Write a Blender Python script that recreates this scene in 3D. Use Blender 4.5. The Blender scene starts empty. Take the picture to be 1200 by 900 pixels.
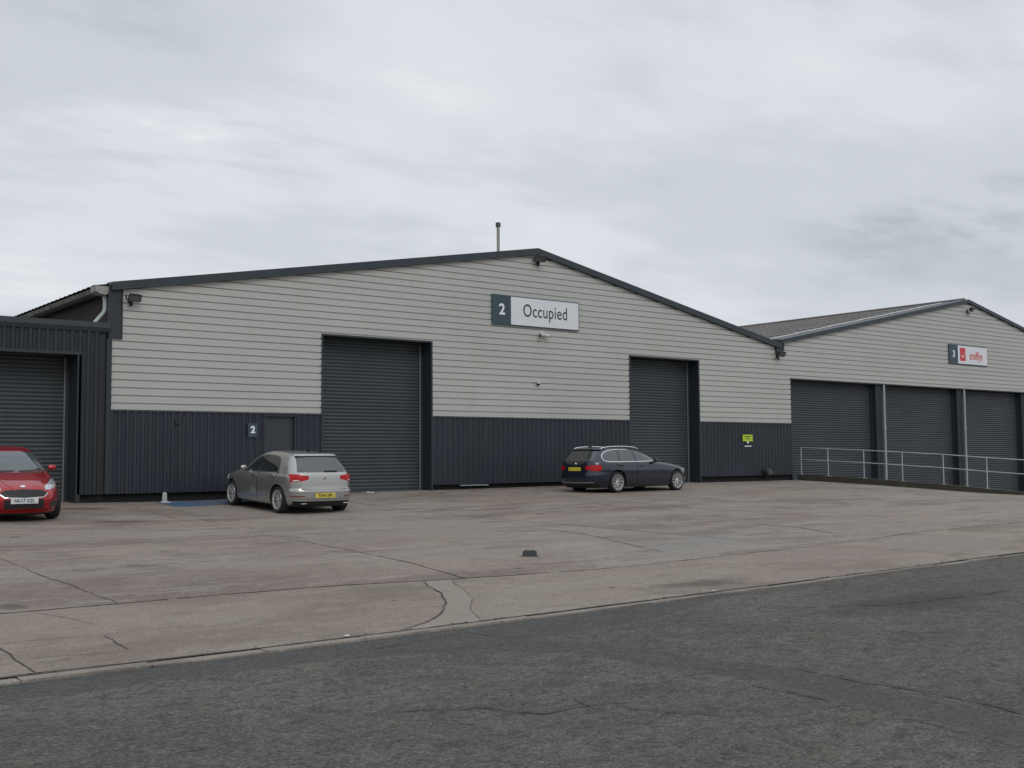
import bpy, bmesh, math, random
from mathutils import Vector, Matrix
random.seed(7)
R = math.radians
scene = bpy.context.scene
col = scene.collection

# ------------------------------------------------------------------ camera
def make_camera():
    pitch, roll, yaw = R(3.747), R(-.4173), R(38.1)
    s, c = math.sin(yaw), math.cos(yaw)
    F = Vector((s*math.cos(pitch), c*math.cos(pitch), math.sin(pitch)))
    Rt = Vector((c, -s, 0)); U = Rt.cross(F)
    r = math.cos(roll)*Rt + math.sin(roll)*U
    u = -math.sin(roll)*Rt + math.cos(roll)*U
    cam = bpy.data.cameras.new('camera')
    cam.sensor_width = 36; cam.lens = 1303.5/1200*36
    cam.clip_start = .1; cam.clip_end = 6000
    o = bpy.data.objects.new('camera', cam); col.objects.link(o)
    o.matrix_world = Matrix(((r.x, u.x, -F.x, 0), (r.y, u.y, -F.y, 0), (r.z, u.z, -F.z, 0), (0, 0, 0, 1)))
    scene.camera = o
make_camera()

# ------------------------------------------------------------------ light
SUN_EL, SUN_AZ = 38, 195          # azimuth measured clockwise from +Y
world = bpy.data.worlds.new('World'); scene.world = world; world.use_nodes = True
def build_world():
    nt = world.node_tree; N = nt.nodes; L = nt.links; N.clear()
    def nd(t, **k):
        n = N.new(t)
        for a, b in k.items(): setattr(n, a, b)
        return n
    def math_(op, a, b=None):
        n = nd('ShaderNodeMath', operation=op)
        for i, v in enumerate((a, b)):
            if v is None: continue
            if isinstance(v, (int, float)): n.inputs[i].default_value = v
            else: L.new(v, n.inputs[i])
        return n.outputs[0]
    out = nd('ShaderNodeOutputWorld')
    sky = nd('ShaderNodeTexSky', sky_type='NISHITA', sun_disc=False, sun_elevation=R(SUN_EL), sun_rotation=R(SUN_AZ))
    sky.dust_density = 4
    bgs = nd('ShaderNodeBackground'); bgs.inputs[1].default_value = .05
    L.new(sky.outputs[0], bgs.inputs[0])
    tc = nd('ShaderNodeTexCoord'); sp = nd('ShaderNodeSeparateXYZ'); L.new(tc.outputs['Generated'], sp.inputs[0])
    zc = math_('MAXIMUM', sp.outputs[2], 0.0)
    den = math_('ADD', zc, .16)
    cb = nd('ShaderNodeCombineXYZ')
    L.new(math_('DIVIDE', sp.outputs[0], den), cb.inputs[0]); L.new(math_('DIVIDE', sp.outputs[1], den), cb.inputs[1])
    def noise(scale, detail, rough, dist, off, sc=(1, 1, 1), rot=0):
        mp = nd('ShaderNodeMapping'); mp.inputs['Location'].default_value = off; mp.inputs['Scale'].default_value = sc
        mp.inputs['Rotation'].default_value = (0, 0, rot)
        L.new(cb.outputs[0], mp.inputs[0])
        n = nd('ShaderNodeTexNoise'); L.new(mp.outputs[0], n.inputs['Vector'])
        n.inputs['Scale'].default_value = scale; n.inputs['Detail'].default_value = detail
        n.inputs['Roughness'].default_value = rough; n.inputs['Distortion'].default_value = dist
        return n.outputs[0]
    n1 = noise(.50, 6, .46, .10, (2.1, 6.4, 0), (1, 1.25, 1), R(38))
    n2 = noise(1.35, 6, .48, .15, (9.3, 1.2, 0), (1, 1.5, 1), R(38))
    n3 = noise(4.2, 8, .55, .25, (3.3, 7.7, 0), (1, 1.8, 1), R(38))
    n4 = noise(.17, 3, .5, .0, (1.3, 5.7, 0), (1, 1.6, 1), R(38))
    f = math_('ADD', math_('ADD', math_('MULTIPLY', n1, .42), math_('MULTIPLY', n2, .30)), math_('ADD', math_('MULTIPLY', n3, .13), math_('MULTIPLY', n4, .15)))
    # thicker bank of cloud low over the right-hand roof
    def lump(az, el, sa, se, k):
        dx = math_('SUBTRACT', math_('ARCTAN2', sp.outputs[0], sp.outputs[1]), R(az)); dz = math_('SUBTRACT', zc, math.sin(R(el)))
        a = math_('DIVIDE', dx, R(sa)); b_ = math_('DIVIDE', dz, R(se))
        q = math_('ADD', math_('MULTIPLY', a, a), math_('MULTIPLY', b_, b_))
        g = math_('POWER', 2.718, math_('MULTIPLY', q, -1.0))
        return math_('MULTIPLY', g, math_('MULTIPLY', math_('SUBTRACT', n3, .22), k))
    f = math_('SUBTRACT', f, lump(60, 11.2, 8, 2.4, .5))
    f = math_('SUBTRACT', f, lump(52.5, 8.0, 3.5, 1.4, .25))
    f = math_('SUBTRACT', f, lump(18, 22, 8, 3.2, .36))
    f = math_('ADD', f, lump(22, 16, 7, 1.5, .34))
    f = math_('ADD', f, math_('MULTIPLY', math_('SUBTRACT', .30, zc), .10))
    ramp = nd('ShaderNodeValToRGB'); L.new(f, ramp.inputs[0]); cr = ramp.color_ramp
    cr.interpolation = 'EASE'
    cr.elements[0].position = .34; cr.elements[0].color = (.51, .545, .595, 1)
    cr.elements[1].position = .66; cr.elements[1].color = (.92, .94, .945, 1)
    e = cr.elements.new(.46); e.color = (.655, .69, .755, 1)
    e = cr.elements.new(.55); e.color = (.765, .80, .85, 1)
    # overcast sky: overhead is brighter than the band near the horizon
    zz = math_('MULTIPLY', math_('MAXIMUM', math_('SUBTRACT', zc, .42), 0.0), 2.6)
    gain = math_('ADD', math_('MULTIPLY', zz, .35), 1.0)
    bgc = nd('ShaderNodeBackground'); L.new(ramp.outputs[0], bgc.inputs[0])
    L.new(math_('MULTIPLY', gain, .98), bgc.inputs[1])
    mix = nd('ShaderNodeMixShader'); mix.inputs[0].default_value = .93
    L.new(bgs.outputs[0], mix.inputs[1]); L.new(bgc.outputs[0], mix.inputs[2])
    L.new(mix.outputs[0], out.inputs[0])
build_world()
sun = bpy.data.lights.new('sun', 'SUN'); sun.energy = .75; sun.angle = R(28); sun.color = (1, .97, .93)
so = bpy.data.objects.new('sun', sun); col.objects.link(so)
d = Vector((math.sin(R(SUN_AZ))*math.cos(R(SUN_EL)), math.cos(R(SUN_AZ))*math.cos(R(SUN_EL)), math.sin(R(SUN_EL))))
so.rotation_euler = (-d).to_track_quat('-Z', 'Y').to_euler(); so.location = (0, -20, 40)
vs = scene.view_settings
vs.view_transform = 'Standard'; vs.look = 'None'; vs.gamma = 1; vs.exposure = 0; vs.use_curve_mapping = False

# ------------------------------------------------------------------ helpers
def tag(o, label=None, cat=None, group=None, kind=None):
    if label: o['label'] = label
    if cat: o['category'] = cat
    if group: o['group'] = group
    if kind: o['kind'] = kind
    return o
def empty(name, loc, label=None, cat=None, group=None, rz=0):
    o = bpy.data.objects.new(name, None); col.objects.link(o)
    o.location = loc; o.rotation_euler = (0, 0, rz); o.empty_display_size = .2
    return tag(o, label, cat, group)
class MB:
    def __init__(s): s.v = []; s.f = []; s.m = []
    def add(s, vs, fs, mi=0):
        b = len(s.v); s.v += [tuple(p) for p in vs]; s.f += [tuple(b+i for i in f) for f in fs]; s.m += [mi]*len(fs)
        return s
    def box(s, a, b, mi=0):
        x0, y0, z0 = [min(p, q) for p, q in zip(a, b)]; x1, y1, z1 = [max(p, q) for p, q in zip(a, b)]
        return s.add([(x0,y0,z0),(x1,y0,z0),(x1,y1,z0),(x0,y1,z0),(x0,y0,z1),(x1,y0,z1),(x1,y1,z1),(x0,y1,z1)],
              [(0,3,2,1),(4,5,6,7),(0,1,5,4),(1,2,6,5),(2,3,7,6),(3,0,4,7)], mi)
    def tube(s, pts, r, n=12, mi=0, caps=True):
        pts = [Vector(p) for p in pts]; rings = []; u = None
        for i, p in enumerate(pts):
            if i == 0: t = pts[1]-p
            elif i == len(pts)-1: t = p-pts[i-1]
            else: t = (pts[i+1]-p).normalized()+(p-pts[i-1]).normalized()
            t.normalize()
            if u is None:
                a = Vector((0, 0, 1)) if abs(t.z) < .9 else Vector((1, 0, 0)); u = t.cross(a).normalized()
            else: u = (u-t*u.dot(t)).normalized()
            w = t.cross(u); rr = r[i] if isinstance(r, (list, tuple)) else r
            rings.append([p+(u*math.cos(2*math.pi*k/n)+w*math.sin(2*math.pi*k/n))*rr for k in range(n)])
        vs = [q for g in rings for q in g]; fs = []
        for i in range(len(rings)-1):
            for k in range(n): fs.append((i*n+k, i*n+(k+1) % n, (i+1)*n+(k+1) % n, (i+1)*n+k))
        if caps: fs += [tuple(range(n))[::-1], tuple((len(rings)-1)*n+k for k in range(n))]
        return s.add(vs, fs, mi)
    def prism(s, pts, dvec, mi=0):
        n = len(pts); a = [Vector(p) for p in pts]; b = [p+Vector(dvec) for p in a]
        return s.add(a+b, [tuple(range(n)), tuple(range(2*n-1, n-1, -1))]+[(i, i+n, (i+1) % n+n, (i+1) % n) for i in range(n)], mi)
    def lathe(s, prof, n=32, axis='y', mi=0, closed=False):
        vs = []; fs = []
        for r, h in prof:
            for k in range(n):
                a = 2*math.pi*k/n
                vs.append((r*math.cos(a), h, r*math.sin(a)) if axis == 'y' else (r*math.cos(a), r*math.sin(a), h))
        m = len(prof)
        for i in range(m-1 if not closed else m):
            j = (i+1) % m
            for k in range(n): fs.append((i*n+k, i*n+(k+1) % n, j*n+(k+1) % n, j*n+k))
        return s.add(vs, fs, mi)
    def build(s, name, mats, parent=None, smooth=None, loc=None, bevel=0):
        me = bpy.data.meshes.new(name); me.from_pydata(s.v, [], s.f)
        if not isinstance(mats, (list, tuple)): mats = [mats]
        for m in mats: me.materials.append(m)
        me.polygons.foreach_set('material_index', s.m)
        bm = bmesh.new(); bm.from_mesh(me); bmesh.ops.recalc_face_normals(bm, faces=bm.faces)
        if bevel:
            bmesh.ops.bevel(bm, geom=[e for e in bm.edges if len(e.link_faces) == 2 and e.calc_face_angle(0) > .5], offset=bevel, segments=2, affect='EDGES', profile=.6)
        bm.to_mesh(me); bm.free()
        if smooth is not None:
            me.polygons.foreach_set('use_smooth', [True]*len(me.polygons)); me.set_sharp_from_angle(angle=R(smooth))
        me.update()
        o = bpy.data.objects.new(name, me); col.objects.link(o)
        if parent: o.parent = parent
        if loc: o.location = loc
        return o

def text_mesh(name, body, size, mat, M, parent, sx=1, bold=0, align='CENTER', space=1):
    cu = bpy.data.curves.new(name, 'FONT'); cu.body = body; cu.size = size; cu.align_x = align; cu.align_y = 'CENTER'
    cu.offset = bold; cu.extrude = .004; cu.space_character = space
    t = bpy.data.objects.new(name+'_src', cu); col.objects.link(t)
    dg = bpy.context.evaluated_depsgraph_get(); me = bpy.data.meshes.new_from_object(t.evaluated_get(dg))
    bpy.data.objects.remove(t)
    me.transform(M @ Matrix.Diagonal((sx, 1, 1, 1)))
    me.materials.clear(); me.materials.append(mat)
    o = bpy.data.objects.new(name, me); col.objects.link(o); o.parent = parent
    return o
WALLM = lambda x, y, z: Matrix(((1, 0, 0, x), (0, 0, -1, y), (0, 1, 0, z), (0, 0, 0, 1)))   # text facing -Y

# ------------------------------------------------------------------ materials
def mat(name, base, rough=.6, metal=0, var=0, vscale=3, spec=.5, coat=0, bump=0, bscale=40, ior=None, stretch=(1, 1, 1), tint=None, dirt=None):
    m = bpy.data.materials.new(name); m.use_nodes = True; nt = m.node_tree; N = nt.nodes; L = nt.links
    b = N['Principled BSDF']
    b.inputs['Roughness'].default_value = rough; b.inputs['Metallic'].default_value = metal
    b.inputs['Specular IOR Level'].default_value = spec; b.inputs['Coat Weight'].default_value = coat
    b.inputs['Coat Roughness'].default_value = .04
    if ior: b.inputs['IOR'].default_value = ior
    tc = N.new('ShaderNodeTexCoord'); mp = N.new('ShaderNodeMapping'); mp.inputs['Scale'].default_value = stretch
    L.new(tc.outputs['Object'], mp.inputs[0])
    n = N.new('ShaderNodeTexNoise'); n.inputs['Scale'].default_value = vscale; n.inputs['Detail'].default_value = 6
    n.inputs['Roughness'].default_value = .6; L.new(mp.outputs[0], n.inputs['Vector'])
    r = N.new('ShaderNodeValToRGB'); L.new(n.outputs[0], r.inputs[0])
    lo = tuple(c*(1-var) for c in base); hi = tuple(min(1, c*(1+var)) for c in (tint or base))
    r.color_ramp.elements[0].position = .3; r.color_ramp.elements[0].color = lo+(1,)
    r.color_ramp.elements[1].position = .7; r.color_ramp.elements[1].color = hi+(1,)
    last = r.outputs[0]
    if dirt:
        n3 = N.new('ShaderNodeTexNoise'); n3.inputs['Scale'].default_value = dirt[1]; n3.inputs['Detail'].default_value = 8; n3.inputs['Roughness'].default_value = .65
        mp3 = N.new('ShaderNodeMapping'); mp3.inputs['Scale'].default_value = dirt[3]; L.new(tc.outputs['Object'], mp3.inputs[0]); L.new(mp3.outputs[0], n3.inputs['Vector'])
        r3 = N.new('ShaderNodeMapRange'); r3.inputs[1].default_value = .5; r3.inputs[2].default_value = .75; r3.inputs[4].default_value = dirt[2]; L.new(n3.outputs[0], r3.inputs[0])
        mx = N.new('ShaderNodeMix'); mx.data_type = 'RGBA'; L.new(r3.outputs[0], mx.inputs[0]); L.new(last, mx.inputs[6]); mx.inputs[7].default_value = dirt[0]+(1,)
        last = mx.outputs[2]
    L.new(last, b.inputs['Base Color'])
    if bump:
        n2 = N.new('ShaderNodeTexNoise'); n2.inputs['Scale'].default_value = bscale; n2.inputs['Detail'].default_value = 4
        L.new(tc.outputs['Object'], n2.inputs['Vector'])
        bp = N.new('ShaderNodeBump'); bp.inputs['Strength'].default_value = bump; bp.inputs['Distance'].default_value = .01
        L.new(n2.outputs[0], bp.inputs['Height']); L.new(bp.outputs[0], b.inputs['Normal'])
    return m

def ground_mat(name, layers, base, rough=.85, speck=None, bump=.3, bsc=60, spec=.3, masks=(), crackle=None):
    """layers: (scale, stretch, detail, lo, hi, colour, amount)"""
    m = bpy.data.materials.new(name); m.use_nodes = True; nt = m.node_tree; N = nt.nodes; L = nt.links
    b = N['Principled BSDF']; b.inputs['Roughness'].default_value = rough; b.inputs['Specular IOR Level'].default_value = spec
    tc = N.new('ShaderNodeTexCoord')
    rgb = N.new('ShaderNodeRGB'); rgb.outputs[0].default_value = base+(1,); last = rgb.outputs[0]
    for i, (sc, st, det, lo, hi, c, amt) in enumerate(layers):
        mp = N.new('ShaderNodeMapping'); mp.inputs['Scale'].default_value = st; mp.inputs['Location'].default_value = (i*13.7, i*5.1, 0)
        mp.inputs['Rotation'].default_value = (0, 0, .12*i*(-1)**i)
        L.new(tc.outputs['Object'], mp.inputs[0])
        n = N.new('ShaderNodeTexNoise'); n.inputs['Scale'].default_value = sc; n.inputs['Detail'].default_value = det
        n.inputs['Roughness'].default_value = .62; n.inputs['Distortion'].default_value = .4; L.new(mp.outputs[0], n.inputs['Vector'])
        mr = N.new('ShaderNodeMapRange'); mr.interpolation_type = 'SMOOTHSTEP'
        mr.inputs[1].default_value = lo; mr.inputs[2].default_value = hi; mr.inputs[3].default_value = 0; mr.inputs[4].default_value = amt
        L.new(n.outputs[0], mr.inputs[0])
        mx = N.new('ShaderNodeMix'); mx.data_type = 'RGBA'; L.new(mr.outputs[0], mx.inputs[0]); L.new(last, mx.inputs[6]); mx.inputs[7].default_value = c+(1,)
        last = mx.outputs[2]
    if masks:
        at = N.new('ShaderNodeAttribute'); at.attribute_name = 'wear_tone'; sc_ = N.new('ShaderNodeSeparateColor'); L.new(at.outputs['Color'], sc_.inputs[0])
        for ch, c, amt, nsc, nam, lo, hi in masks:
            n = N.new('ShaderNodeTexNoise'); n.inputs['Scale'].default_value = nsc; n.inputs['Detail'].default_value = 9; n.inputs['Roughness'].default_value = .68
            L.new(tc.outputs['Object'], n.inputs['Vector'])
            a1 = N.new('ShaderNodeMath'); a1.operation = 'SUBTRACT'; L.new(n.outputs[0], a1.inputs[0]); a1.inputs[1].default_value = .5
            a2 = N.new('ShaderNodeMath'); a2.operation = 'MULTIPLY_ADD'; L.new(a1.outputs[0], a2.inputs[0]); a2.inputs[1].default_value = nam; L.new(sc_.outputs[ch], a2.inputs[2])
            mr = N.new('ShaderNodeMapRange'); mr.interpolation_type = 'SMOOTHSTEP'; mr.inputs[1].default_value = lo; mr.inputs[2].default_value = hi; mr.inputs[4].default_value = amt; L.new(a2.outputs[0], mr.inputs[0])
            mx = N.new('ShaderNodeMix'); mx.data_type = 'RGBA'; L.new(mr.outputs[0], mx.inputs[0]); L.new(last, mx.inputs[6]); mx.inputs[7].default_value = c+(1,)
            last = mx.outputs[2]
    if crackle:
        for sc, wd, amt, c in crackle:
            nd = N.new('ShaderNodeTexNoise'); nd.inputs['Scale'].default_value = sc*2.2; nd.inputs['Detail'].default_value = 8; nd.inputs['Roughness'].default_value = .7; L.new(tc.outputs['Object'], nd.inputs['Vector'])
            mm = N.new('ShaderNodeVectorMath'); mm.operation = 'MULTIPLY_ADD'; L.new(nd.outputs['Color'], mm.inputs[0]); mm.inputs[1].default_value = (.55/sc,)*3; L.new(tc.outputs['Object'], mm.inputs[2])
            v = N.new('ShaderNodeTexVoronoi'); v.feature = 'DISTANCE_TO_EDGE'; v.inputs['Scale'].default_value = sc; L.new(mm.outputs[0], v.inputs['Vector'])
            mr = N.new('ShaderNodeMapRange'); mr.inputs[1].default_value = wd*sc*.35; mr.inputs[2].default_value = wd*sc; mr.inputs[3].default_value = 1; mr.inputs[4].default_value = 0; L.new(v.outputs['Distance'], mr.inputs[0])
            nm = N.new('ShaderNodeTexNoise'); nm.inputs['Scale'].default_value = sc*.9; nm.inputs['Detail'].default_value = 5; L.new(tc.outputs['Object'], nm.inputs['Vector'])
            mk = N.new('ShaderNodeMapRange'); mk.inputs[1].default_value = .50; mk.inputs[2].default_value = .62; mk.inputs[4].default_value = amt; L.new(nm.outputs[0], mk.inputs[0])
            ml = N.new('ShaderNodeMath'); ml.operation = 'MULTIPLY'; L.new(mr.outputs[0], ml.inputs[0]); L.new(mk.outputs[0], ml.inputs[1])
            mx = N.new('ShaderNodeMix'); mx.data_type = 'RGBA'; L.new(ml.outputs[0], mx.inputs[0]); L.new(last, mx.inputs[6]); mx.inputs[7].default_value = c+(1,)
            last = mx.outputs[2]
    if speck:
        for sc, k in speck:
            v = N.new('ShaderNodeTexVoronoi'); v.inputs['Scale'].default_value = sc; v.inputs['Randomness'].default_value = 1
            L.new(tc.outputs['Object'], v.inputs['Vector'])
            sp = N.new('ShaderNodeSeparateColor'); L.new(v.outputs['Color'], sp.inputs[0])
            mr = N.new('ShaderNodeMapRange'); mr.inputs[3].default_value = 1-k; mr.inputs[4].default_value = 1+k; L.new(sp.outputs[0], mr.inputs[0])
            mm = N.new('ShaderNodeVectorMath'); mm.operation = 'SCALE'; L.new(last, mm.inputs[0]); L.new(mr.outputs[0], mm.inputs['Scale'])
            last = mm.outputs[0]
    L.new(last, b.inputs['Base Color'])
    n2 = N.new('ShaderNodeTexNoise'); n2.inputs['Scale'].default_value = bsc; n2.inputs['Detail'].default_value = 5
    L.new(tc.outputs['Object'], n2.inputs['Vector'])
    bp = N.new('ShaderNodeBump'); bp.inputs['Strength'].default_value = bump; bp.inputs['Distance'].default_value = .012
    L.new(n2.outputs[0], bp.inputs['Height']); L.new(bp.outputs[0], b.inputs['Normal'])
    return m

M = {}
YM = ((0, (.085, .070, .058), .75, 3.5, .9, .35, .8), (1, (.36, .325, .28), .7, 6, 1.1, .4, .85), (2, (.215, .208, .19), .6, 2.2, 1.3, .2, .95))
M['conc'] = ground_mat('weathered_concrete', [
    (.12, (1, 1.3, 1), 7, .44, .58, (.262, .222, .186), .8),
    (.24, (.6, 1.3, 1), 10, .48, .60, (.235, .222, .198), .8),
    (.36, (.65, 1.2, 1), 10, .50, .62, (.150, .120, .098), .7),
    (1.1, (.6, 1.4, 1), 10, .52, .64, (.305, .272, .235), .55),
    (.9, (.9, 1.1, 1), 10, .54, .68, (.122, .10, .083), .6),
    (3.4, (.8, 1.2, 1), 9, .51, .66, (.275, .238, .202), .5),
    (1.9, (.22, 2.0, 1), 9, .58, .68, (.36, .33, .29), .5),
    (8, (.9, 1.1, 1), 7, .57, .68, (.115, .096, .08), .6),
], (.212, .174, .146), speck=[(55, .18), (160, .22)], bump=.4, masks=YM, crackle=((.35, .016, .4, (.12, .097, .08)),))
M['conc_front'] = ground_mat('newer_concrete', [
    (.22, (.8, 1.2, 1), 7, .46, .60, (.265, .230, .186), .8),
    (.5, (.8, 1.2, 1), 10, .50, .64, (.168, .138, .112), .7),
    (2.3, (.8, 1.2, 1), 10, .52, .66, (.285, .246, .206), .5),
    (1.5, (.6, 1.4, 1), 10, .54, .66, (.165, .137, .112), .55),
    (9, (1, 1, 1), 7, .56, .68, (.14, .115, .095), .5),
], (.232, .191, .160), speck=[(60, .18), (170, .22)], bump=.45, masks=YM, crackle=((.5, .010, .35, (.13, .105, .085)),))
M['conc_pale'] = ground_mat('pale_concrete', [
    (1.2, (1, 1, 1), 7, .5, .7, (.30, .265, .225), .6), (5, (1, 1, 1), 7, .5, .7, (.21, .177, .148), .55)],
    (.262, .224, .190), speck=[(70, .14), (170, .18)], bump=.3)
M['kerb'] = ground_mat('kerb_concrete', [(1.6, (.4, 1, 1), 8, .46, .62, (.13, .115, .10), .8), (9, (1, 1, 1), 6, .5, .7, (.31, .28, .25), .5), (.7, (1, 1, 1), 6, .5, .6, (.16, .145, .125), .6)],
    (.25, .225, .197), speck=[(80, .18)])
M['crack'] = mat('crack_fill', (.055, .045, .036), .95, var=.5, vscale=6)
M['crack2'] = mat('joint_fill', (.072, .062, .053), .95, var=.45, vscale=4)
M['stain'] = mat('damp_stain', (.10, .083, .073), .7, var=.25, vscale=2)
M['asphalt'] = ground_mat('old_asphalt', [
    (.20, (.7, 1.4, 1), 6, .44, .60, (.082, .081, .071), .75),
    (.40, (1, 1.2, 1), 9, .48, .62, (.130, .125, .108), .7),
    (1.1, (.8, 1.2, 1), 10, .50, .63, (.066, .066, .061), .7),
    (3.4, (.8, 1.2, 1), 10, .50, .62, (.140, .133, .113), .55),
    (1.9, (1, 1, 1), 10, .54, .66, (.105, .084, .067), .55),
    (9, (.8, 1.2, 1), 9, .50, .60, (.055, .055, .051), .65),
    (34, (1, 1, 1), 5, .52, .63, (.175, .168, .15), .55),
    (48, (1, 1, 1), 5, .54, .64, (.030, .030, .029), .6),
], (.101, .099, .087), speck=[(90, .35), (32, .15)], bump=1.0, bsc=110, rough=.9, crackle=((1.1, .010, .6, (.045, .044, .041)), (3.1, .007, .5, (.05, .048, .044))),
    masks=((0, (.073, .073, .070), .75, 4, 1.6, .15, .85), (1, (.050, .051, .051), .8, 2.5, 1.2, .3, .85)))
M['ground'] = ground_mat('earth_and_grass', [(.4, (1, 1, 1), 8, .45, .6, (.05, .07, .03), .9)], (.10, .09, .07))
M['blue_paint'] = ground_mat('worn_blue_paint', [(1.3, (.6, 1.2, 1), 8, .47, .62, (.12, .115, .108), .75), (5, (1, 1, 1), 6, .5, .7, (.085, .12, .17), .6)], (.045, .105, .20))
M['red_paint'] = ground_mat('worn_red_paint', [(1.5, (1, 1, 1), 8, .42, .56, (.13, .112, .10), .85)], (.20, .045, .045))
M['mossy'] = ground_mat('mossy_concrete', [(1.2, (1, 1, 2), 8, .45, .62, (.05, .052, .034), .85), (4, (1, 1, 1), 8, .55, .7, (.10, .095, .08), .6)], (.058, .053, .042), bump=.5, bsc=20)

M['light'] = mat('goosewing_grey_sheet', (.50, .505, .475), .42, var=.04, vscale=.25, spec=.45, stretch=(1, 1, 2), dirt=((.42, .42, .385), .9, .35, (1.3, 1, .45)))
M['dark'] = mat('anthracite_sheet', (.020, .0260, .0365), .45, var=.16, vscale=.6, spec=.45, dirt=((.045, .045, .043), 2.2, .5, (2.5, 1, .3)))
M['dark2'] = mat('anthracite_green_sheet', (.021, .027, .031), .45, var=.12, vscale=.7, spec=.4)
M['trim'] = mat('slate_grey_flashing', (.022, .033, .039), .42, var=.12, vscale=1.5, spec=.5)
M['trim_dk'] = mat('dark_flashing', (.02, .026, .032), .5, var=.1)
M['shutter'] = mat('shutter_steel', (.040, .049, .054), .5, var=.12, vscale=.8, spec=.45, dirt=((.062, .064, .06), 1.6, .5, (2.2, 1, .35)))
M['shutter3'] = mat('shutter_steel_blue', (.036, .043, .050), .5, var=.12, vscale=.8, spec=.45)
M['rail_alu'] = mat('guide_rail', (.16, .17, .175), .45, var=.1)
M['galv'] = mat('galvanised_steel', (.42, .445, .465), .45, metal=.35, var=.14, vscale=8)
M['pipe'] = mat('grey_downpipe', (.30, .335, .35), .45, var=.15, vscale=3)
M['pvc'] = mat('pale_pvc', (.40, .45, .43), .45, var=.1)
M['roof'] = mat('fibre_cement_roof', (.115, .11, .105), .9, var=.25, vscale=.9, dirt=((.11, .075, .045), .8, .85, (.6, .5, 1)), bump=.3)
M['roof_lt'] = mat('rooflight_sheet', (.50, .52, .54), .5, var=.1)
M['brick'] = mat('dark_brick', (.035, .026, .024), .9, var=.3, vscale=6)
M['gutter'] = mat('asbestos_gutter', (.13, .13, .115), .8, var=.4, vscale=2.2, dirt=((.03, .04, .035), 1.6, .9, (1, 1, 1)))
M['pgut'] = mat('pale_stop_end', (.30, .29, .275), .7, var=.2)
M['flue'] = mat('weathered_flue', (.30, .285, .26), .55, metal=.3, var=.2, vscale=6)
M['flue_cap'] = mat('flue_cap', (.06, .065, .07), .6)
M['black'] = mat('black_plastic', (.012, .013, .014), .5, var=.1)
M['void'] = mat('recess_dark', (.008, .008, .009), .9)
M['white'] = mat('white_sign_face', (.66, .69, .72), .4, var=.03)
M['signteal'] = mat('dark_teal_sign', (.032, .062, .075), .45, var=.06)
M['ink'] = mat('dark_lettering', (.03, .035, .045), .5)
M['wlet'] = mat('white_lettering', (.75, .77, .78), .45)
M['red'] = mat('red_logo', (.55, .03, .03), .45)
M['yellow'] = mat('yellow_green_sign', (.42, .60, .03), .5, var=.08)
M['green_dk'] = mat('dark_green_print', (.10, .18, .01), .5)
M['lampglass'] = mat('lamp_glass', (.10, .105, .11), .15)
M['camwhite'] = mat('camera_housing', (.5, .51, .48), .4)
M['lens'] = mat('lens_glass', (.02, .022, .025), .08, spec=.8)
M['door'] = mat('door_paint', (.030, .036, .046), .45, var=.08)
M['paper'] = mat('white_paper', (.7, .7, .7), .8)
# cars
M['silver'] = mat('silver_paint', (.41, .408, .39), .30, metal=.75, coat=1, var=.02)
M['navy'] = mat('navy_paint', (.008, .013, .027), .3, metal=.35, coat=1, var=.03)
M['redpaint'] = mat('red_paint_metallic', (.36, .004, .010), .32, metal=.5, coat=1, var=.03)
M['glass'] = mat('tinted_glass', (.016, .019, .020), .03, spec=.9, ior=1.6)
M['glass_lt'] = mat('car_glass', (.035, .043, .044), .03, spec=1, ior=1.55)
M['glass_ws'] = mat('windscreen_glass', (.06, .075, .078), .03, spec=1, ior=1.55)
M['rubber'] = mat('tyre_rubber', (.014, .014, .015), .85, bump=.2, bscale=60)
M['alloy'] = mat('alloy_wheel', (.62, .62, .62), .3, metal=.6)
M['disc'] = mat('brake_dark', (.03, .03, .03), .5, metal=.4)
M['chrome'] = mat('chrome', (.75, .76, .78), .1, metal=1)
M['tail'] = mat('tail_lamp_red', (.40, .008, .012), .25, spec=.3, var=.1, vscale=14)
M['tail2'] = mat('tail_lamp_dark', (.16, .006, .01), .12, coat=1)
M['head'] = mat('headlamp_glass', (.42, .47, .50), .08, coat=1, metal=.35, var=.4, vscale=9)
M['plate_y'] = mat('yellow_plate', (.62, .50, .05), .4)
M['plate_w'] = mat('white_plate', (.62, .64, .64), .4)
M['plastic'] = mat('grey_plastic', (.03, .031, .033), .6)

# ------------------------------------------------------------------ terrain heights
FY = 28.7   # facade plane
def lerp_tab(t, x):
    if x <= t[0][0]: return t[0][1]
    for (a, b), (c, d_) in zip(t, t[1:]):
        if x <= c: return b+(d_-b)*(x-a)/(c-a)
    return t[-1][1]
YT = [(8.2, -1.495), (12, -1.455), (16, -1.40), (19.5, -1.345), (22, -1.275), (25, -1.165), (28.7, -1.03), (31, -1.0)]
def gz(x, y):
    z = lerp_tab(YT, y)
    for cx, cy, s, a in ((12, 23.5, 3.2, -.11), (25, 25, 4, .05), (37.3, 19.3, 3, -.085), (7, 24, 2.2, -.015), (10.4, 28.7, 2.2, -.03), (12.2, 27.5, 2, -.03)):
        z += a*math.exp(-((x-cx)**2+(y-cy)**2)/(2*s*s))
    return z
KT = [(-60, 9.6), (-10, 8.5), (2, 8.25), (4, 8.21), (6.4, 8.23), (10.2, 8.32), (16.5, 8.52), (22, 8.78), (37.3, 9.6), (120, 14.5)]
ky = lambda x: lerp_tab(KT, x)
def roadz(x, y): return -1.512-.088*min(1, max(0, (ky(x)-y)/6))

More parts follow.
